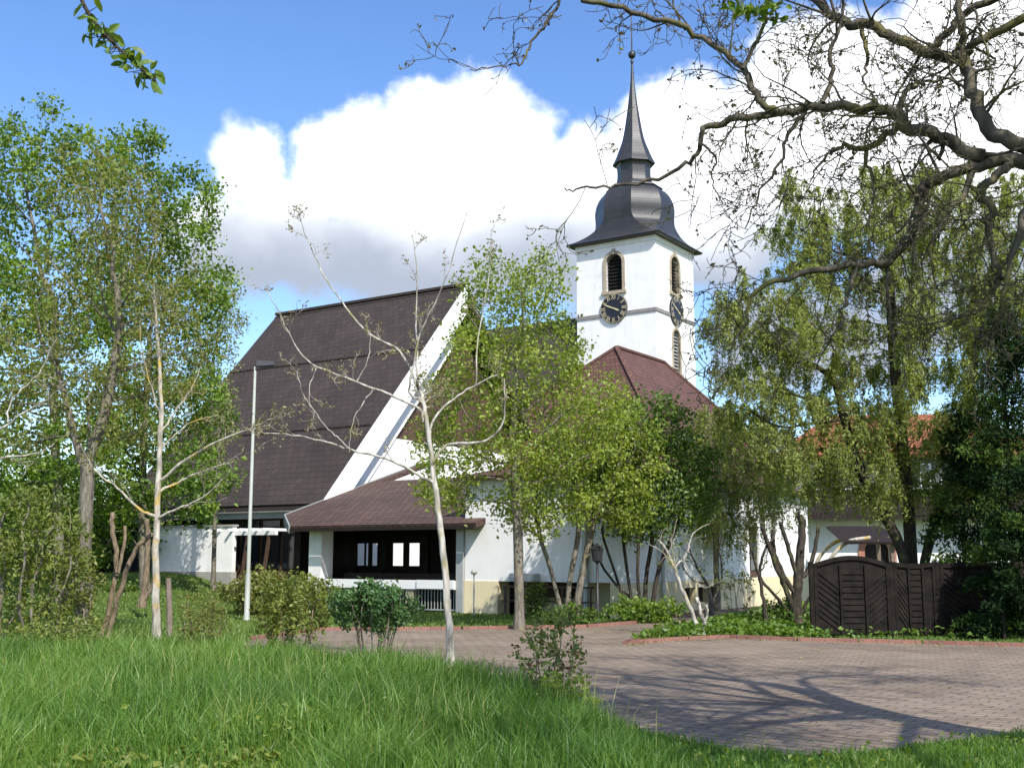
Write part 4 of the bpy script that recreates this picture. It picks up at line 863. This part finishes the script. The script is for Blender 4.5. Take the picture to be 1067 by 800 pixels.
weeping('willow_tree', 'large loose yellow green willow growing behind the fence', 13, r, [stem(r, [(945, 600), (935, 560), (905, 510), (884, 455), (872, 400)], 28, 16), stem(r + [.15, .1, 0], [(950, 590), (946, 520), (938, 440), (930, 350), (926, 270)], 28.4, 18), stem(r + [.3, 0, 0], [(962, 590), (985, 510), (1010, 420), (1020, 330)], 28.2, 16)],
        [(820, 330, 70, 90, 2.2), (765, 345, 40, 80, 1.6), (770, 430, 46, 55, 1.8), (930, 480, 70, 50, 1.8), (900, 250, 90, 70, 2.4), (980, 230, 80, 70, 2.3), (1040, 300, 60, 90, 2.2), (930, 380, 110, 90, 2.6), (850, 450, 80, 60, 2.0), (1000, 450, 70, 80, 2.0), (780, 380, 40, 60, 1.6), (900, 500, 60, 30, 1.5), (880, 460, 70, 50, 2.0), (960, 330, 80, 70, 2.2), (940, 205, 90, 45, 2.2), (1030, 210, 50, 50, 1.8), (830, 230, 50, 50, 1.8)], 28, 1450, .36, .15, 'bark_dark', 'leaf_willow', 8600, .85, .08, 22, sway=.3)
# conifer hedge on the right
def conifer(name, label, seed, root, h, rad, n, leafm='leaf_conifer', bare=.0, size=.16, group=None, cat='conifer'):
    rng = np.random.default_rng(seed); T = empty(name, root, label, cat, group); B = MB()
    B.tube([root, root + [0, 0, h * .5], root + [0, 0, h * .97]], [.035 * h * .5, .02 * h * .5, .01], 8); br = MB(); cs = []; vs = []
    nb = int(34 * h / 4)
    for i in range(nb):
        t = bare + (1 - bare) * (i + rng.random()) / nb; L = rad * (1 - t ** 1.6) * rng.uniform(.75, 1.18) + .12; a = rng.random() * 2 * math.pi; p = root + [0, 0, t * h]; m = 6; d = np.array([math.cos(a), math.sin(a), .25]); path = [p]
        for j in range(m): d = d + np.array([0, 0, -.09]) + rng.normal(size=3) * .08; d /= np.linalg.norm(d); path.append(path[-1] + d * L / m)
        path = np.array(path); br.tube(path, np.linspace(.02, .005, m + 1), 4); k = max(20, int(n / nb)); u = rng.random(k) ** .6 * m; q = u.astype(int).clip(0, m - 1); f = (u - q)[:, None]
        cs.append(path[q] * (1 - f) + path[q + 1] * f + rng.normal(size=(k, 3)) * np.array([.13, .13, .10]) * (rad / 1.2)); vs.append(np.full(k, rng.random() ** 2))
    B.build('trunk', M['bark_dark'], T, smooth=True, off=root); br.build('branches', M['bark_dark'], T, off=root); LB = MB(); leaves(LB, rng, np.concatenate(cs), size, .42, .3, hang=.5, var=np.concatenate(vs)); LB.build('crown', M[leafm], T, off=root, var=True); return T
CG = 'conifers at the right end of the fence'
for i, (px, Y, h, rad, lab) in enumerate([(1062, 25.8, 7.3, 1.45, 'dark green conifer standing against the right end of the fence'), (1120, 25.2, 8.2, 1.7, 'taller dark conifer cut off by the right picture edge'), (1046, 23.4, 2.5, .75, 'small dark conifer spreading in front of the fence boards'), (1085, 23.0, 3.6, 1.0, 'low dark conifer in front of the fence at the picture edge'), (1010, 27.0, 5.0, 1.25, 'dark conifer rising behind the middle of the fence')]):
    conifer('conifer', lab, 30 + i, gz(px, 660, Y), h, rad, 19000 if h > 6 else 11000, group=CG, size=.095)

# small bare trees in the kerb bed
y = 24.6
bare_tree('young_apple_tree', 'leaning white stemmed sapling in the ivy bed', 'tree', 14, [
    ([(731, 664), (722, 640), (710, 612), (702, 590), (694, 572), (686, 562)], y, y, .055, .02), ([(702, 592), (716, 575), (722, 556), (740, 545)], y, y + .3, .026, .006), ([(700, 588), (690, 575), (676, 566)], y, y - .1, .022, .005), ([(712, 580), (720, 600), (735, 612), (745, 606)], y, y + .2, .016, .005), ([(704, 590), (700, 566), (706, 540)], y, y - .2, .018, .005)],
    y, 'bark_white', 2.4, .45, 2, leafm='leaf_maple', leaf=.05, nl=2, bud=.05, ang=(.5, 1.2))
bare_tree('cut_stem', 'short cut pale stem at the edge of the ivy bed', 'tree stump', 15, [([(733, 664), (734, 650), (730, 638), (726, 622)], y + .1, y + .1, .045, .04), ([(733, 650), (737, 640), (736, 630)], y + .1, y + .1, .03, .026)], y, 'bark_white', .01, .2, 1)
y = 27.2
bare_tree('pollarded_tree', 'dark pollarded tree with knuckled upright stems left of the fence', 'tree', 16, [
    ([(831, 652), (830, 630), (832, 600), (834, 575), (836, 548), (834, 538)], y, y, .14, .075), ([(828, 640), (818, 612), (808, 588), (800, 565), (793, 548)], y, y - .3, .07, .045), ([(830, 620), (815, 596), (806, 572), (806, 552)], y, y + .2, .06, .045), ([(833, 605), (845, 588), (850, 565), (853, 548)], y, y + .2, .06, .04), ([(832, 612), (826, 585), (818, 560), (813, 544)], y, y - .2, .055, .045), ([(834, 640), (846, 618), (858, 606), (862, 590)], y, y - .2, .04, .02), ([(806, 560), (796, 575), (792, 600), (808, 620), (824, 640)], y - .2, y, .03, .04)],
    y, 'bark_dark', 1.6, .35, 1, k=4, ang=(.3, .8), up=.2)
bare_tree('young_apple_tree', 'thin dark crooked sapling between ivy bed and white wall', 'tree', 17, [
    ([(798, 648), (795, 620), (790, 598), (784, 576), (778, 560)], y - .5, y - .5, .05, .02), ([(790, 598), (797, 588), (800, 572)], y - .5, y - .4, .02, .008)], y, 'bark_dark', 2, .3, 2, leafm='leaf_olive', leaf=.05, nl=3, bud=.06)
bare_tree('young_apple_tree', 'slim crooked grey sapling before the basement windows', 'tree', 19, [
    ([(742, 640), (738, 612), (726, 590), (716, 566)], 33, 33, .06, .02), ([(742, 630), (752, 600), (750, 570), (755, 545)], 33, 33.4, .04, .01), ([(738, 608), (722, 604), (712, 590), (706, 570)], 33, 32.7, .03, .008)], y, 'bark_grey', 1.6, .5, 2, leafm='leaf_maple', leaf=.07, nl=3, bud=.08)

# the walnut whose limbs hang in from the right
RW = np.array([6.6, 7.2, 0.]); fk = np.array([6.2, 7.8, 4.2])
def walnut():
    rng = np.random.default_rng(20); T = empty('walnut_tree', RW, 'old spreading walnut with crooked bare limbs hanging over the drive', 'tree'); B = MB(); TB = MB(); tips = []
    B.tube(smooth_poly([RW, RW + [-.05, .1, 1.2], RW + [-.15, .3, 2.6], fk, fk + [.1, .3, 1.4], fk + [.6, .6, 3.2], fk + [.4, .4, 5.0]], 5), np.linspace(.36, .12, 31), 12)
    LIM = [([(1200, 190), (1120, 172), (1067, 167), (1019, 165), (984, 147), (944, 132), (933, 118), (892, 111), (855, 112), (818, 117), (770, 124), (732, 133)], 8.4, 9.6, .135, .026),
           ([(732, 133), (729, 156), (708, 175), (672, 189), (636, 195), (605, 196), (588, 199)], 9.6, 9.8, .024, .006),
           ([(1180, 190), (1067, 152), (1030, 133), (1013, 95), (1004, 63), (967, 57), (933, 37), (898, 29), (869, 17), (840, -2), (800, -20)], 8.4, 10.2, .125, .045),
           ([(818, 117), (800, 114), (785, 95), (774, 72), (756, 54), (714, 31), (660, 13), (609, 0), (595, -12), (570, -30)], 9.3, 10.2, .034, .02), ([(590, -14), (585, 0), (570, 25), (552, 45), (544, 66), (520, 70), (489, 72)], 10.2, 10, .018, .005),
           ([(1080, 168), (1048, 166), (1010, 175), (970, 190), (958, 207), (956, 234), (943, 253), (924, 275), (893, 275), (843, 283), (790, 301), (777, 334), (759, 369)], 8.6, 9.2, .085, .006), 
           ([(1060, 166), (1042, 180), (1021, 200), (1034, 219), (1027, 234), (1040, 278), (1040, 294), (1021, 319), (999, 331), (960, 338)], 8.6, 8.4, .045, .006),
           ([(1004, 63), (1002, 40), (999, 0), (996, -30)], 9.2, 9.0, .05, .03), ([(1006, 58), (1019, 43), (1067, 20), (1110, 0)], 9.2, 8.6, .04, .05), ([(967, 57), (990, 30), (1010, 10), (1067, -10)], 9.4, 9, .03, .04),
           ([(935, 132), (907, 152), (875, 154), (861, 164), (842, 190)], 9.1, 9.4, .035, .006), ([(903, 153), (907, 184), (911, 210), (896, 240)], 9.2, 9, .02, .005),
           ([(858, 109), (866, 80), (866, 52), (875, 29), (880, 5)], 9.3, 9.6, .026, .008), ([(984, 147), (980, 165), (960, 150), (940, 160)], 8.9, 8.7, .02, .006), ([(893, 278), (884, 310), (872, 345), (850, 372)], 9, 9.1, .02, .005), ([(924, 275), (926, 310), (930, 345), (936, 380)], 9, 8.9, .02, .005),
           ([(1110, 175), (1075, 210), (1060, 250), (1045, 300), (1050, 340)], 8.5, 8.2, .05, .008), ([(933, 118), (945, 95), (965, 85), (985, 82)], 9.1, 9.3, .03, .008), ([(898, 29), (905, 60), (900, 85), (915, 105)], 9.8, 9.6, .022, .006), ([(840, 117), (822, 140), (812, 170), (790, 205), (776, 240)], 9.3, 9.3, .02, .005),
           ([(1019, 165), (1005, 200), (985, 225), (970, 260), (975, 300)], 8.7, 8.5, .03, .006), ([(729, 150), (745, 165), (742, 190), (755, 215)], 9.6, 9.6, .012, .004), ([(714, 31), (705, 15), (700, -10)], 9.9, 9.9, .014, .008), ([(774, 72), (790, 40), (800, 10), (802, -15)], 9.4, 9.2, .02, .01)]
    for q, rr in traced(rng, LIM, .025): 
        rr = np.where(rr > .03, (.03 + (rr - .03) * .36), rr); B.tube(q, rr, 9 if rr[0] > .05 else 6); ln = np.linalg.norm(np.diff(q, axis=0), axis=1).sum(); big = rr[0] > .06
        shoots(rng, TB, q, rr[0] * (.45 if big else .8), rr[-1], int((5.8 if q[0][0] > 1.9 else 1.5) * ln) + 1, (.8), 3, .42, (.5, 1.2), -.03, tips, 3, .0031, .12 if not big else .2, 4, .5)
    # wood above and beyond the picture, so that the tree throws the shade it should
    for ex, ey, ez in ((3.2, 4.2, 7.2), (4.6, 2.8, 7.6), (1.6, 5.6, 7.8), (6.4, 2.6, 7.0), (5.4, 4.6, 8.2), (2.6, 2.2, 7.4), (7.8, 4.2, 7.4), (8.6, 9.0, 8.4), (4.2, 6.0, 8.6), (5.4, 8.8, 8.6), (4.0, 9.6, 8.8), (6.6, 10.2, 9.0)):
        q0 = fk + [0, 0, .5 + rng.random() * 2.5]; q1 = np.array([ex, ey, ez]); md = (q0 + q1) / 2 + rng.normal(size=3) * .35 + [0, 0, .5]; path = smooth_poly([q0, md, q1, q1 + (q1 - md) * .35 + [0, 0, -.3]], 5)
        B.tube(path, np.linspace(.085, .012, len(path)), 6); shoots(rng, TB, path, 0.045, .014, 24, 1.5, 3, .42, (.5, 1.2), .0, None, 3, .006, .15, 5, .5)
    B.build('trunk', M['bark_walnut'], T, smooth=True, off=RW); TB.build('twigs', M['bark_walnut'], T, smooth=True, off=RW)
    c = np.array([t for t, l in tips if l <= 2]); c = c[rng.random(len(c)) < .40]; c = np.repeat(c, 2, 0) + rng.normal(size=(len(c) * 2, 3)) * .012
    LB = MB(); leaves(LB, rng, c, .032, .6, .3); LB.build('buds', M['leaf_bud'], T, off=RW, var=True)
    q = np.array([P(px, py, 9.2) for px, py in ((770, 4), (782, 10), (795, 6), (806, 14), (760, 2), (815, 8))]); c = np.repeat(q, 9, 0) + rng.normal(size=(54, 3)) * .05
    LB = MB(); oval_leaves(LB, rng, c, .11, .45); LB.build('leaf_sprig', M['leaf_bright'], T, off=RW, var=True)
    c = np.repeat(q[1:4], 6, 0) + rng.normal(size=(18, 3)) * .035; LB = MB(); leaves(LB, rng, c, .05, .5, .4); LB.build('catkins', M['leaf_red'], T, off=RW, var=True)
walnut()
# leafy twig hanging in at the top left
def near_tree():
    rng = np.random.default_rng(21); R0 = np.array([-4.4, 3.0, 0.]); T = empty('cherry_tree', R0, 'leafy twig of an overhead tree hanging in at the top left sky', 'tree'); B = MB()
    tw = smooth_poly([P(60, -60, 4.5), P(85, 0, 4.5), P(100, 26, 4.5), P(118, 45, 4.5), P(140, 66, 4.5), P(162, 84, 4.5)], 5)
    B.tube(smooth_poly([R0, R0 + [.1, .1, 1.5], R0 + [.05, .2, 3.2], R0 + [-.2, .3, 5.0]], 5), np.linspace(.14, .06, 16), 10)
    B.tube(smooth_poly([R0 + [.05, .2, 3.1], R0 + [.8, .6, 4.2], R0 + [1.7, 1.1, 4.9], tw[0]], 5), np.linspace(.06, .012, 16), 8); B.tube(tw, np.linspace(.011, .004, len(tw)), 6)
    c = []; 
    for i in range(3, len(tw)):
        for _ in range(2 if i < 8 else 4): q = tw[i] + rng.normal(size=3) * .028; c.append(q); B.tube([tw[i], q], [.0025, .0015], 3)
    B.build('trunk', M['bark_dark'], T, smooth=True, off=R0); LB = MB(); oval_leaves(LB, rng, np.array(c), .058, .5, var=.6); LB.build('leaves', M['leaf_dark'], T, off=R0, var=True)
near_tree()

# ------------------------------------------------------------------ bushes and low plants
def shrub(name, label, seed, root, w, h, n_stem, n_attr, D, rb, rt, barkm, leafm, n_leaf, leaf, clump, lo=.3, cat='bush', aspect=.6, dep=None, group=None, rleaf=None):
    rng = np.random.default_rng(seed); T = empty(name, root, label, cat, group); dep = dep or w
    u = rng.normal(size=(n_attr, 3)); u /= np.linalg.norm(u, axis=1)[:, None]; u *= rng.random((n_attr, 1)) ** .42; cz = h * (1 + lo) / 2; attr = root + u * [w, dep, h * (1 - lo) / 2] + [0, 0, cz]
    attr *= 1; ch = []
    for i in range(n_stem):
        a = rng.random() * 2 * math.pi; q = root + np.array([math.cos(a) * w * .3, math.sin(a) * dep * .3, 0]) * [1, 1, 1]; ch.append(chain([q, q + np.array([math.cos(a) * w * .18, math.sin(a) * dep * .18, h * max(lo, .12)])], 4))
    Pn, par = colonize(rng, ch, attr, D, D * 1.2, wob=.3, up=.05, cap=4000); r_, c_ = radii(par, rt, rb, 2.2); B = MB(); skeleton_mesh(B, Pn, par, r_, sides=5); B.build('stems', M[barkm], T, smooth=True, off=root)
    if n_leaf:
        cand = np.where(r_ < (rleaf or rt + (rb - rt) * .4))[0]; pk = rng.choice(cand, n_leaf); tint = rng.random(len(Pn)); LB = MB(); leaves(LB, rng, Pn[pk] + rng.normal(size=(n_leaf, 3)) * clump, leaf, aspect, .5, var=tint[pk] * .7 + .15); LB.build('foliage', M[leafm], T, off=root, var=True)
    return T
shrub('lilac_bush', 'dark green round lilac bush on several bare stems at the drive', 40, gz(388, 696, 17.8), .70, 1.30, 13, 300, .10, .015, .003, 'bark_grey', 'leaf_lilac', 5200, .062, .05, .40)
shrub('forsythia_bush', 'yellow green rounded bush right of the lamp post', 41, gz(303, 678, 20.5), .72, 1.35, 12, 260, .12, .02, .004, 'bark_brown', 'leaf_bush', 4200, .062, .055, .12)
shrub('spirea_bush', 'broad olive bush below the pergola', 42, gz(272, 640, 33), 1.25, 1.35, 14, 260, .2, .025, .006, 'bark_brown', 'leaf_olive', 5200, .10, .09, .05)
shrub('privet_bush', 'small green bush at the porch pillar', 43, gz(328, 640, 32), .8, 1.15, 8, 160, .2, .02, .006, 'bark_brown', 'leaf_bush', 2200, .09, .08, .05)
shrub('twiggy_shrub', 'half dead twiggy shrub in the long grass right of the stake', 44, gz(210, 682, 19.5), .50, 1.05, 16, 220, .11, .012, .003, 'bark_brown', 'leaf_olive', 2200, .045, .05, .1)
shrub('hawthorn_bush', 'tall dense olive bush at the left picture edge', 45, gz(28, 668, 20), .95, 3.1, 10, 420, .18, .045, .004, 'bark_grey', 'leaf_bush', 6500, .065, .085, .06)
shrub('hawthorn_bush', 'narrow upright leafy bush at the foot of the thick grey trunk', 46, gz(78, 668, 21.5), .45, 2.0, 6, 200, .16, .03, .004, 'bark_grey', 'leaf_olive', 2200, .06, .07, .05)
shrub('bramble_bush', 'low olive undergrowth between the left hedge bush and the lopped trunks', 57, gz(62, 676, 19), .8, .8, 9, 180, .14, .012, .003, 'bark_brown', 'leaf_bush', 2600, .055, .06, .0)
shrub('rose_bush', 'reddish green wild rose bush at the corner of the long grass', 47, gz(578, 752, 12.6), .42, 1.22, 9, 170, .09, .010, .003, 'bark_brown', 'leaf_red', 1500, .048, .035, .12)
shrub('rose_bush', 'low leafy green shrub growing below the wild rose', 48, gz(590, 764, 11.8), .34, .55, 8, 110, .08, .008, .003, 'bark_brown', 'leaf_maple', 1200, .04, .03, .05)
shrub('ornamental_pine', 'small dark pine before the white garden wall', 49, gz(212, 602, 47) * [1, 1, 0] + [0, 0, .9], .85, 1.25, 3, 120, .18, .05, .008, 'bark_dark', 'leaf_conifer', 1500, .14, .07, .3)
shrub('laurel_bush', 'low green bush spreading along the drive below the hazel', 50, gz(672, 643, 29.2) * [1, 1, 0], 1.15, .62, 12, 200, .15, .015, .004, 'bark_dark', 'leaf_bright', 3600, .085, .07, .0, dep=.6)
shrub('laurel_bush', 'dark low shrub under the forked tree', 51, gz(592, 648, 28) * [1, 1, 0], .85, .5, 8, 120, .15, .015, .004, 'bark_dark', 'leaf_dark', 1600, .085, .07, .0, dep=.5)
shrub('privet_bush', 'small dark bush in the shaded recess of the cream plinth', 52, CW(-17.2, 27.2), .42, 1.0, 5, 80, .15, .015, .004, 'bark_dark', 'leaf_bush', 900, .09, .06, .05)
shrub('young_shrub', 'sparse pale shrub before the white side wall', 53, gz(768, 632, 33) * [1, 1, 0], .6, 1.5, 7, 120, .2, .012, .004, 'bark_brown', 'leaf_pale', 700, .06, .05, .2)
shrub('laurel_bush', 'green bush at the foot of the pollarded tree', 54, gz(812, 645, 27.5) * [1, 1, 0], .7, .65, 8, 120, .15, .015, .004, 'bark_dark', 'leaf_dark', 1800, .085, .07, .0)
shrub('hornbeam_hedge', 'tall leafy hedge closing the far left end of the lawn', 56, gz(40, 620, 44) * [1, 1, 0] + [0, 0, .9], 5.0, 4.0, 26, 420, .4, .05, .01, 'bark_grey', 'leaf_bright', 14000, .16, .25, .0, cat='hedge', dep=1.4)
shrub('box_bush', 'small dark clump on the back lawn behind the lopped trunks', 55, gz(122, 622, 36) * [1, 1, 0] + [0, 0, .35], .7, .6, 6, 90, .15, .02, .006, 'bark_dark', 'leaf_dark', 1200, .09, .07, .0)

def inpoly(x, y, poly):
    c = np.zeros(len(x), bool); n = len(poly); p = np.array(poly)
    for i in range(n):
        (x1, y1), (x2, y2) = p[i][:2], p[i - 1][:2]; k = ((y1 > y) != (y2 > y)) & (x < (x2 - x1) * (y - y1) / (y2 - y1 + 1e-12) + x1); c ^= k
    return c
def noise2(x, y, s, seed):
    r = np.random.default_rng(seed); o = np.zeros_like(x)
    for k in range(5): a = r.random() * 6.28; f = s * 1.5 ** k; o += np.sin((x * math.cos(a) + y * math.sin(a)) * f + r.random() * 6.28) * np.sin((x * math.sin(a) - y * math.cos(a)) * f * .8 + r.random() * 6.28)
    return o / 5
ROADP = np.array([q[:2] for q in ROAD_NEAR + ROAD_FAR])
def blades(name, rng, x, y, h, w, lean, matl, var=None):
    n = len(x); a = rng.random(n) * 2 * math.pi; dx, dy = np.cos(a), np.sin(a); l = lean * rng.random(n) * h; b = rng.random(n) * 2 * math.pi + 0; lx, ly = np.cos(b) * l, np.sin(b) * l; z = H(x, y) - .01
    v = np.stack([np.stack([x - dx * w, y - dy * w, z], -1), np.stack([x + dx * w, y + dy * w, z], -1), np.stack([x + lx * .35 + dx * w * .7, y + ly * .35 + dy * w * .7, z + h * .6], -1), np.stack([x + lx * .35 - dx * w * .7, y + ly * .35 - dy * w * .7, z + h * .6], -1), np.stack([x + lx, y + ly, z + h * (1 - .25 * lean * rng.random(n))], -1)], 1)
    B = MB(); vv = rng.random(n) if var is None else np.clip(var + rng.normal(size=n) * .16, 0, 1); i = B.addv(v.reshape(-1, 3), np.repeat(vv, 5)); k = np.arange(n)[:, None] * 5 + i
    B.quads(np.hstack([k, k + 1, k + 2, k + 3])); B.tris(np.hstack([k + 3, k + 2, k + 4])); return B.build(name, M[matl], var=True)
rng = np.random.default_rng(60)
# long meadow grass of the foreground
n = 330000; x = rng.uniform(-14, 8.5, n); y = rng.uniform(7.6, 20.5, n); k = (np.abs(x) < y * .50 + 3.2) & ~inpoly(x, y, ROADP); keep = rng.random(n) < np.clip(13 / y, .5, 1.2); k &= keep; x, y = x[k], y[k]
short = S01((x - .25 + (y - 11) * .12) / 1.2) ; nz_ = noise2(x, y, .9, 3); tf = noise2(x, y, 2.6, 31); h = (.37 + .16 * nz_ + .20 * tf + .10 * rng.normal(size=len(x))) * (1 - .76 * short); tr_ = S01((9.9 - y) / 1.0) * S01((-x - 1.0) / 1.0) * S01((x + 4.0) / .6); h = np.clip(h * (1 - .6 * tr_), .06, .78); h *= np.where(y > 18, .8, 1)
tag(blades('grass', rng, x, y, h, np.clip(.0035 + y * .00028, .005, .010), .75, 'grass', .42 + .30 * noise2(x, y, .55, 5) + .22 * noise2(x, y, 2.2, 33) + .05 * short), 'long fresh green meadow grass in the foreground', 'grass', kind='stuff')
n = 2600; x = rng.uniform(-8, 1.2, n); y = rng.uniform(9.6, 18.5, n); k = ~inpoly(x, y, ROADP) & (noise2(x, y, .9, 41) > .0) & (np.abs(x) < y * .5); x, y = x[k], y[k]
tag(blades('grass_stalks', rng, x, y, .5 + .3 * rng.random(len(x)), .0045, .5, 'grass', .93), 'tall pale seed stalks standing out of the meadow grass', 'grass', kind='stuff')
# mown lawn
n = 130000; x = rng.uniform(-22, 12, n); y = 19.5 + rng.random(n) ** 1.3 * 26; k = (np.abs(x) < y * .5 + 1) & ~inpoly(x, y, ROADP); u_, v_ = x * UU[0] + y * UU[1], x * VV[0] + y * VV[1]; k &= ~((v_ > 27.4) & (u_ > -29.5) & (u_ < -14.3)); x, y = x[k], y[k]
tag(blades('lawn_grass', rng, x, y, .05 + .05 * rng.random(len(x)) + .22 * (noise2(x, y, .8, 9) > .1) * (y < 27) * (x < -3.5) * rng.random(len(x)), .012 + y * .0002, .9, 'lawn_blades', .45 + .3 * noise2(x, y, .5, 6)), 'short mown lawn grass before the church', 'grass', kind='stuff')
# ivy and weeds
bed = [q[:2] for q in KERB_A] + [g(676, 664), g(720, 655), g(752, 648), g(800, 640), g(860, 640), (9, 27), (20, 25)]
n = 26000; x = rng.uniform(2, 14, n); y = rng.uniform(22.5, 31, n); k = inpoly(x, y, bed[::1]) & ((x < 6.3) | (rng.random(n) < .07)); x, y = x[k], y[k]; d = .10 + .16 * (noise2(x, y, 1.2, 8) + .6).clip(0, 1) ; c = np.stack([x, y, d * rng.random(len(x)) ** .5 + .02], -1)
LB = MB(); leaves(LB, rng, c, .09, .8, 1.0, var=.35); tag(LB.build('ground_ivy', M['leaf_bright'], var=True), 'bright green leafy ground cover in the kerbed bed', 'ground cover', kind='stuff')
n = 2600; x = rng.normal(-2.3, 1.1, n); y = rng.normal(9.6, .35, n); c = np.stack([x, y, .04 + .12 * rng.random(n)], -1); LB = MB(); leaves(LB, rng, c, .05, .8, 1.0, var=.6); tag(LB.build('weeds', M['leaf_bush'], var=True), 'low broad leaved weeds at the bottom of the meadow', 'weeds', kind='stuff')
n = 1400; x = rng.normal(-1.55, .5, n); y = rng.normal(10.4, .5, n); c = np.stack([x, y, .05 + .32 * rng.random(n)], -1); x2 = rng.uniform(-4, 5, 900); y2 = rng.uniform(8.5, 11, 900); k = ~inpoly(x2, y2, ROADP); c = np.vstack([c, np.stack([x2, y2, .04 + .1 * rng.random(900)], -1)[k]]); LB = MB(); leaves(LB, rng, c, .045, .6, .8, var=.5); tag(LB.build('herbs', M['leaf_maple'], var=True), 'leafy herbs growing among the foreground grass', 'weeds', kind='stuff')
# grass tufts in the paving joints
n = 5000; x = rng.uniform(.5, 6, n); y = rng.uniform(9.6, 13, n); k = inpoly(x, y, ROADP) & (noise2(x, y, 2.2, 12) > .22) & (rng.random(n) < (13 - y) / 3.2); x, y = x[k], y[k]
tag(blades('joint_grass', rng, x, y, .02 + .05 * rng.random(len(x)), .005, .9, 'grass', .45), 'small grass tufts in the joints of the paving', 'grass', kind='stuff')

n = 700; x = np.concatenate([rng.uniform(-4, 9, 350), np.interp(rng.random(350), np.linspace(0, 1, len(KERB_A)), [q[0] for q in KERB_A])]); y = np.concatenate([rng.uniform(10, 26, 350), np.interp(x[350:], [q[0] for q in KERB_A][::-1], [q[1] for q in KERB_A][::-1]) - .12 - np.abs(rng.normal(size=350)) * .22]); k = inpoly(x, y, ROADP); c = np.stack([x, y, np.full(n, .03)], -1)[k]
LB = MB(); leaves(LB, rng, c, .05, .6, 3.0); tag(LB.build('leaf_litter', M['leaf_brown'], var=True), 'dry leaf litter scattered over the paved drive', 'leaf litter', kind='stuff')
# far trees closing the horizon
def woods():
    rng = np.random.default_rng(70); cs = []
    for i in range(60):
        a = math.radians(-40 + 80 * (i + rng.random()) / 60); R = rng.uniform(120, 170); h = rng.uniform(5, 9); w = rng.uniform(4, 8); u = rng.normal(size=(420, 3)); u /= np.linalg.norm(u, axis=1)[:, None]; u *= rng.random((420, 1)) ** .4; cs.append(u * [w, w, h / 2] + [R * math.sin(a), R * math.cos(a), h / 2])
    LB = MB(); leaves(LB, rng, np.concatenate(cs), 1.3, .8, .4, var=.5); tag(LB.build('distant_woods', M['leaf_dark'], var=True), 'far dark line of trees closing the view behind the gardens', 'woods', kind='stuff')
woods()
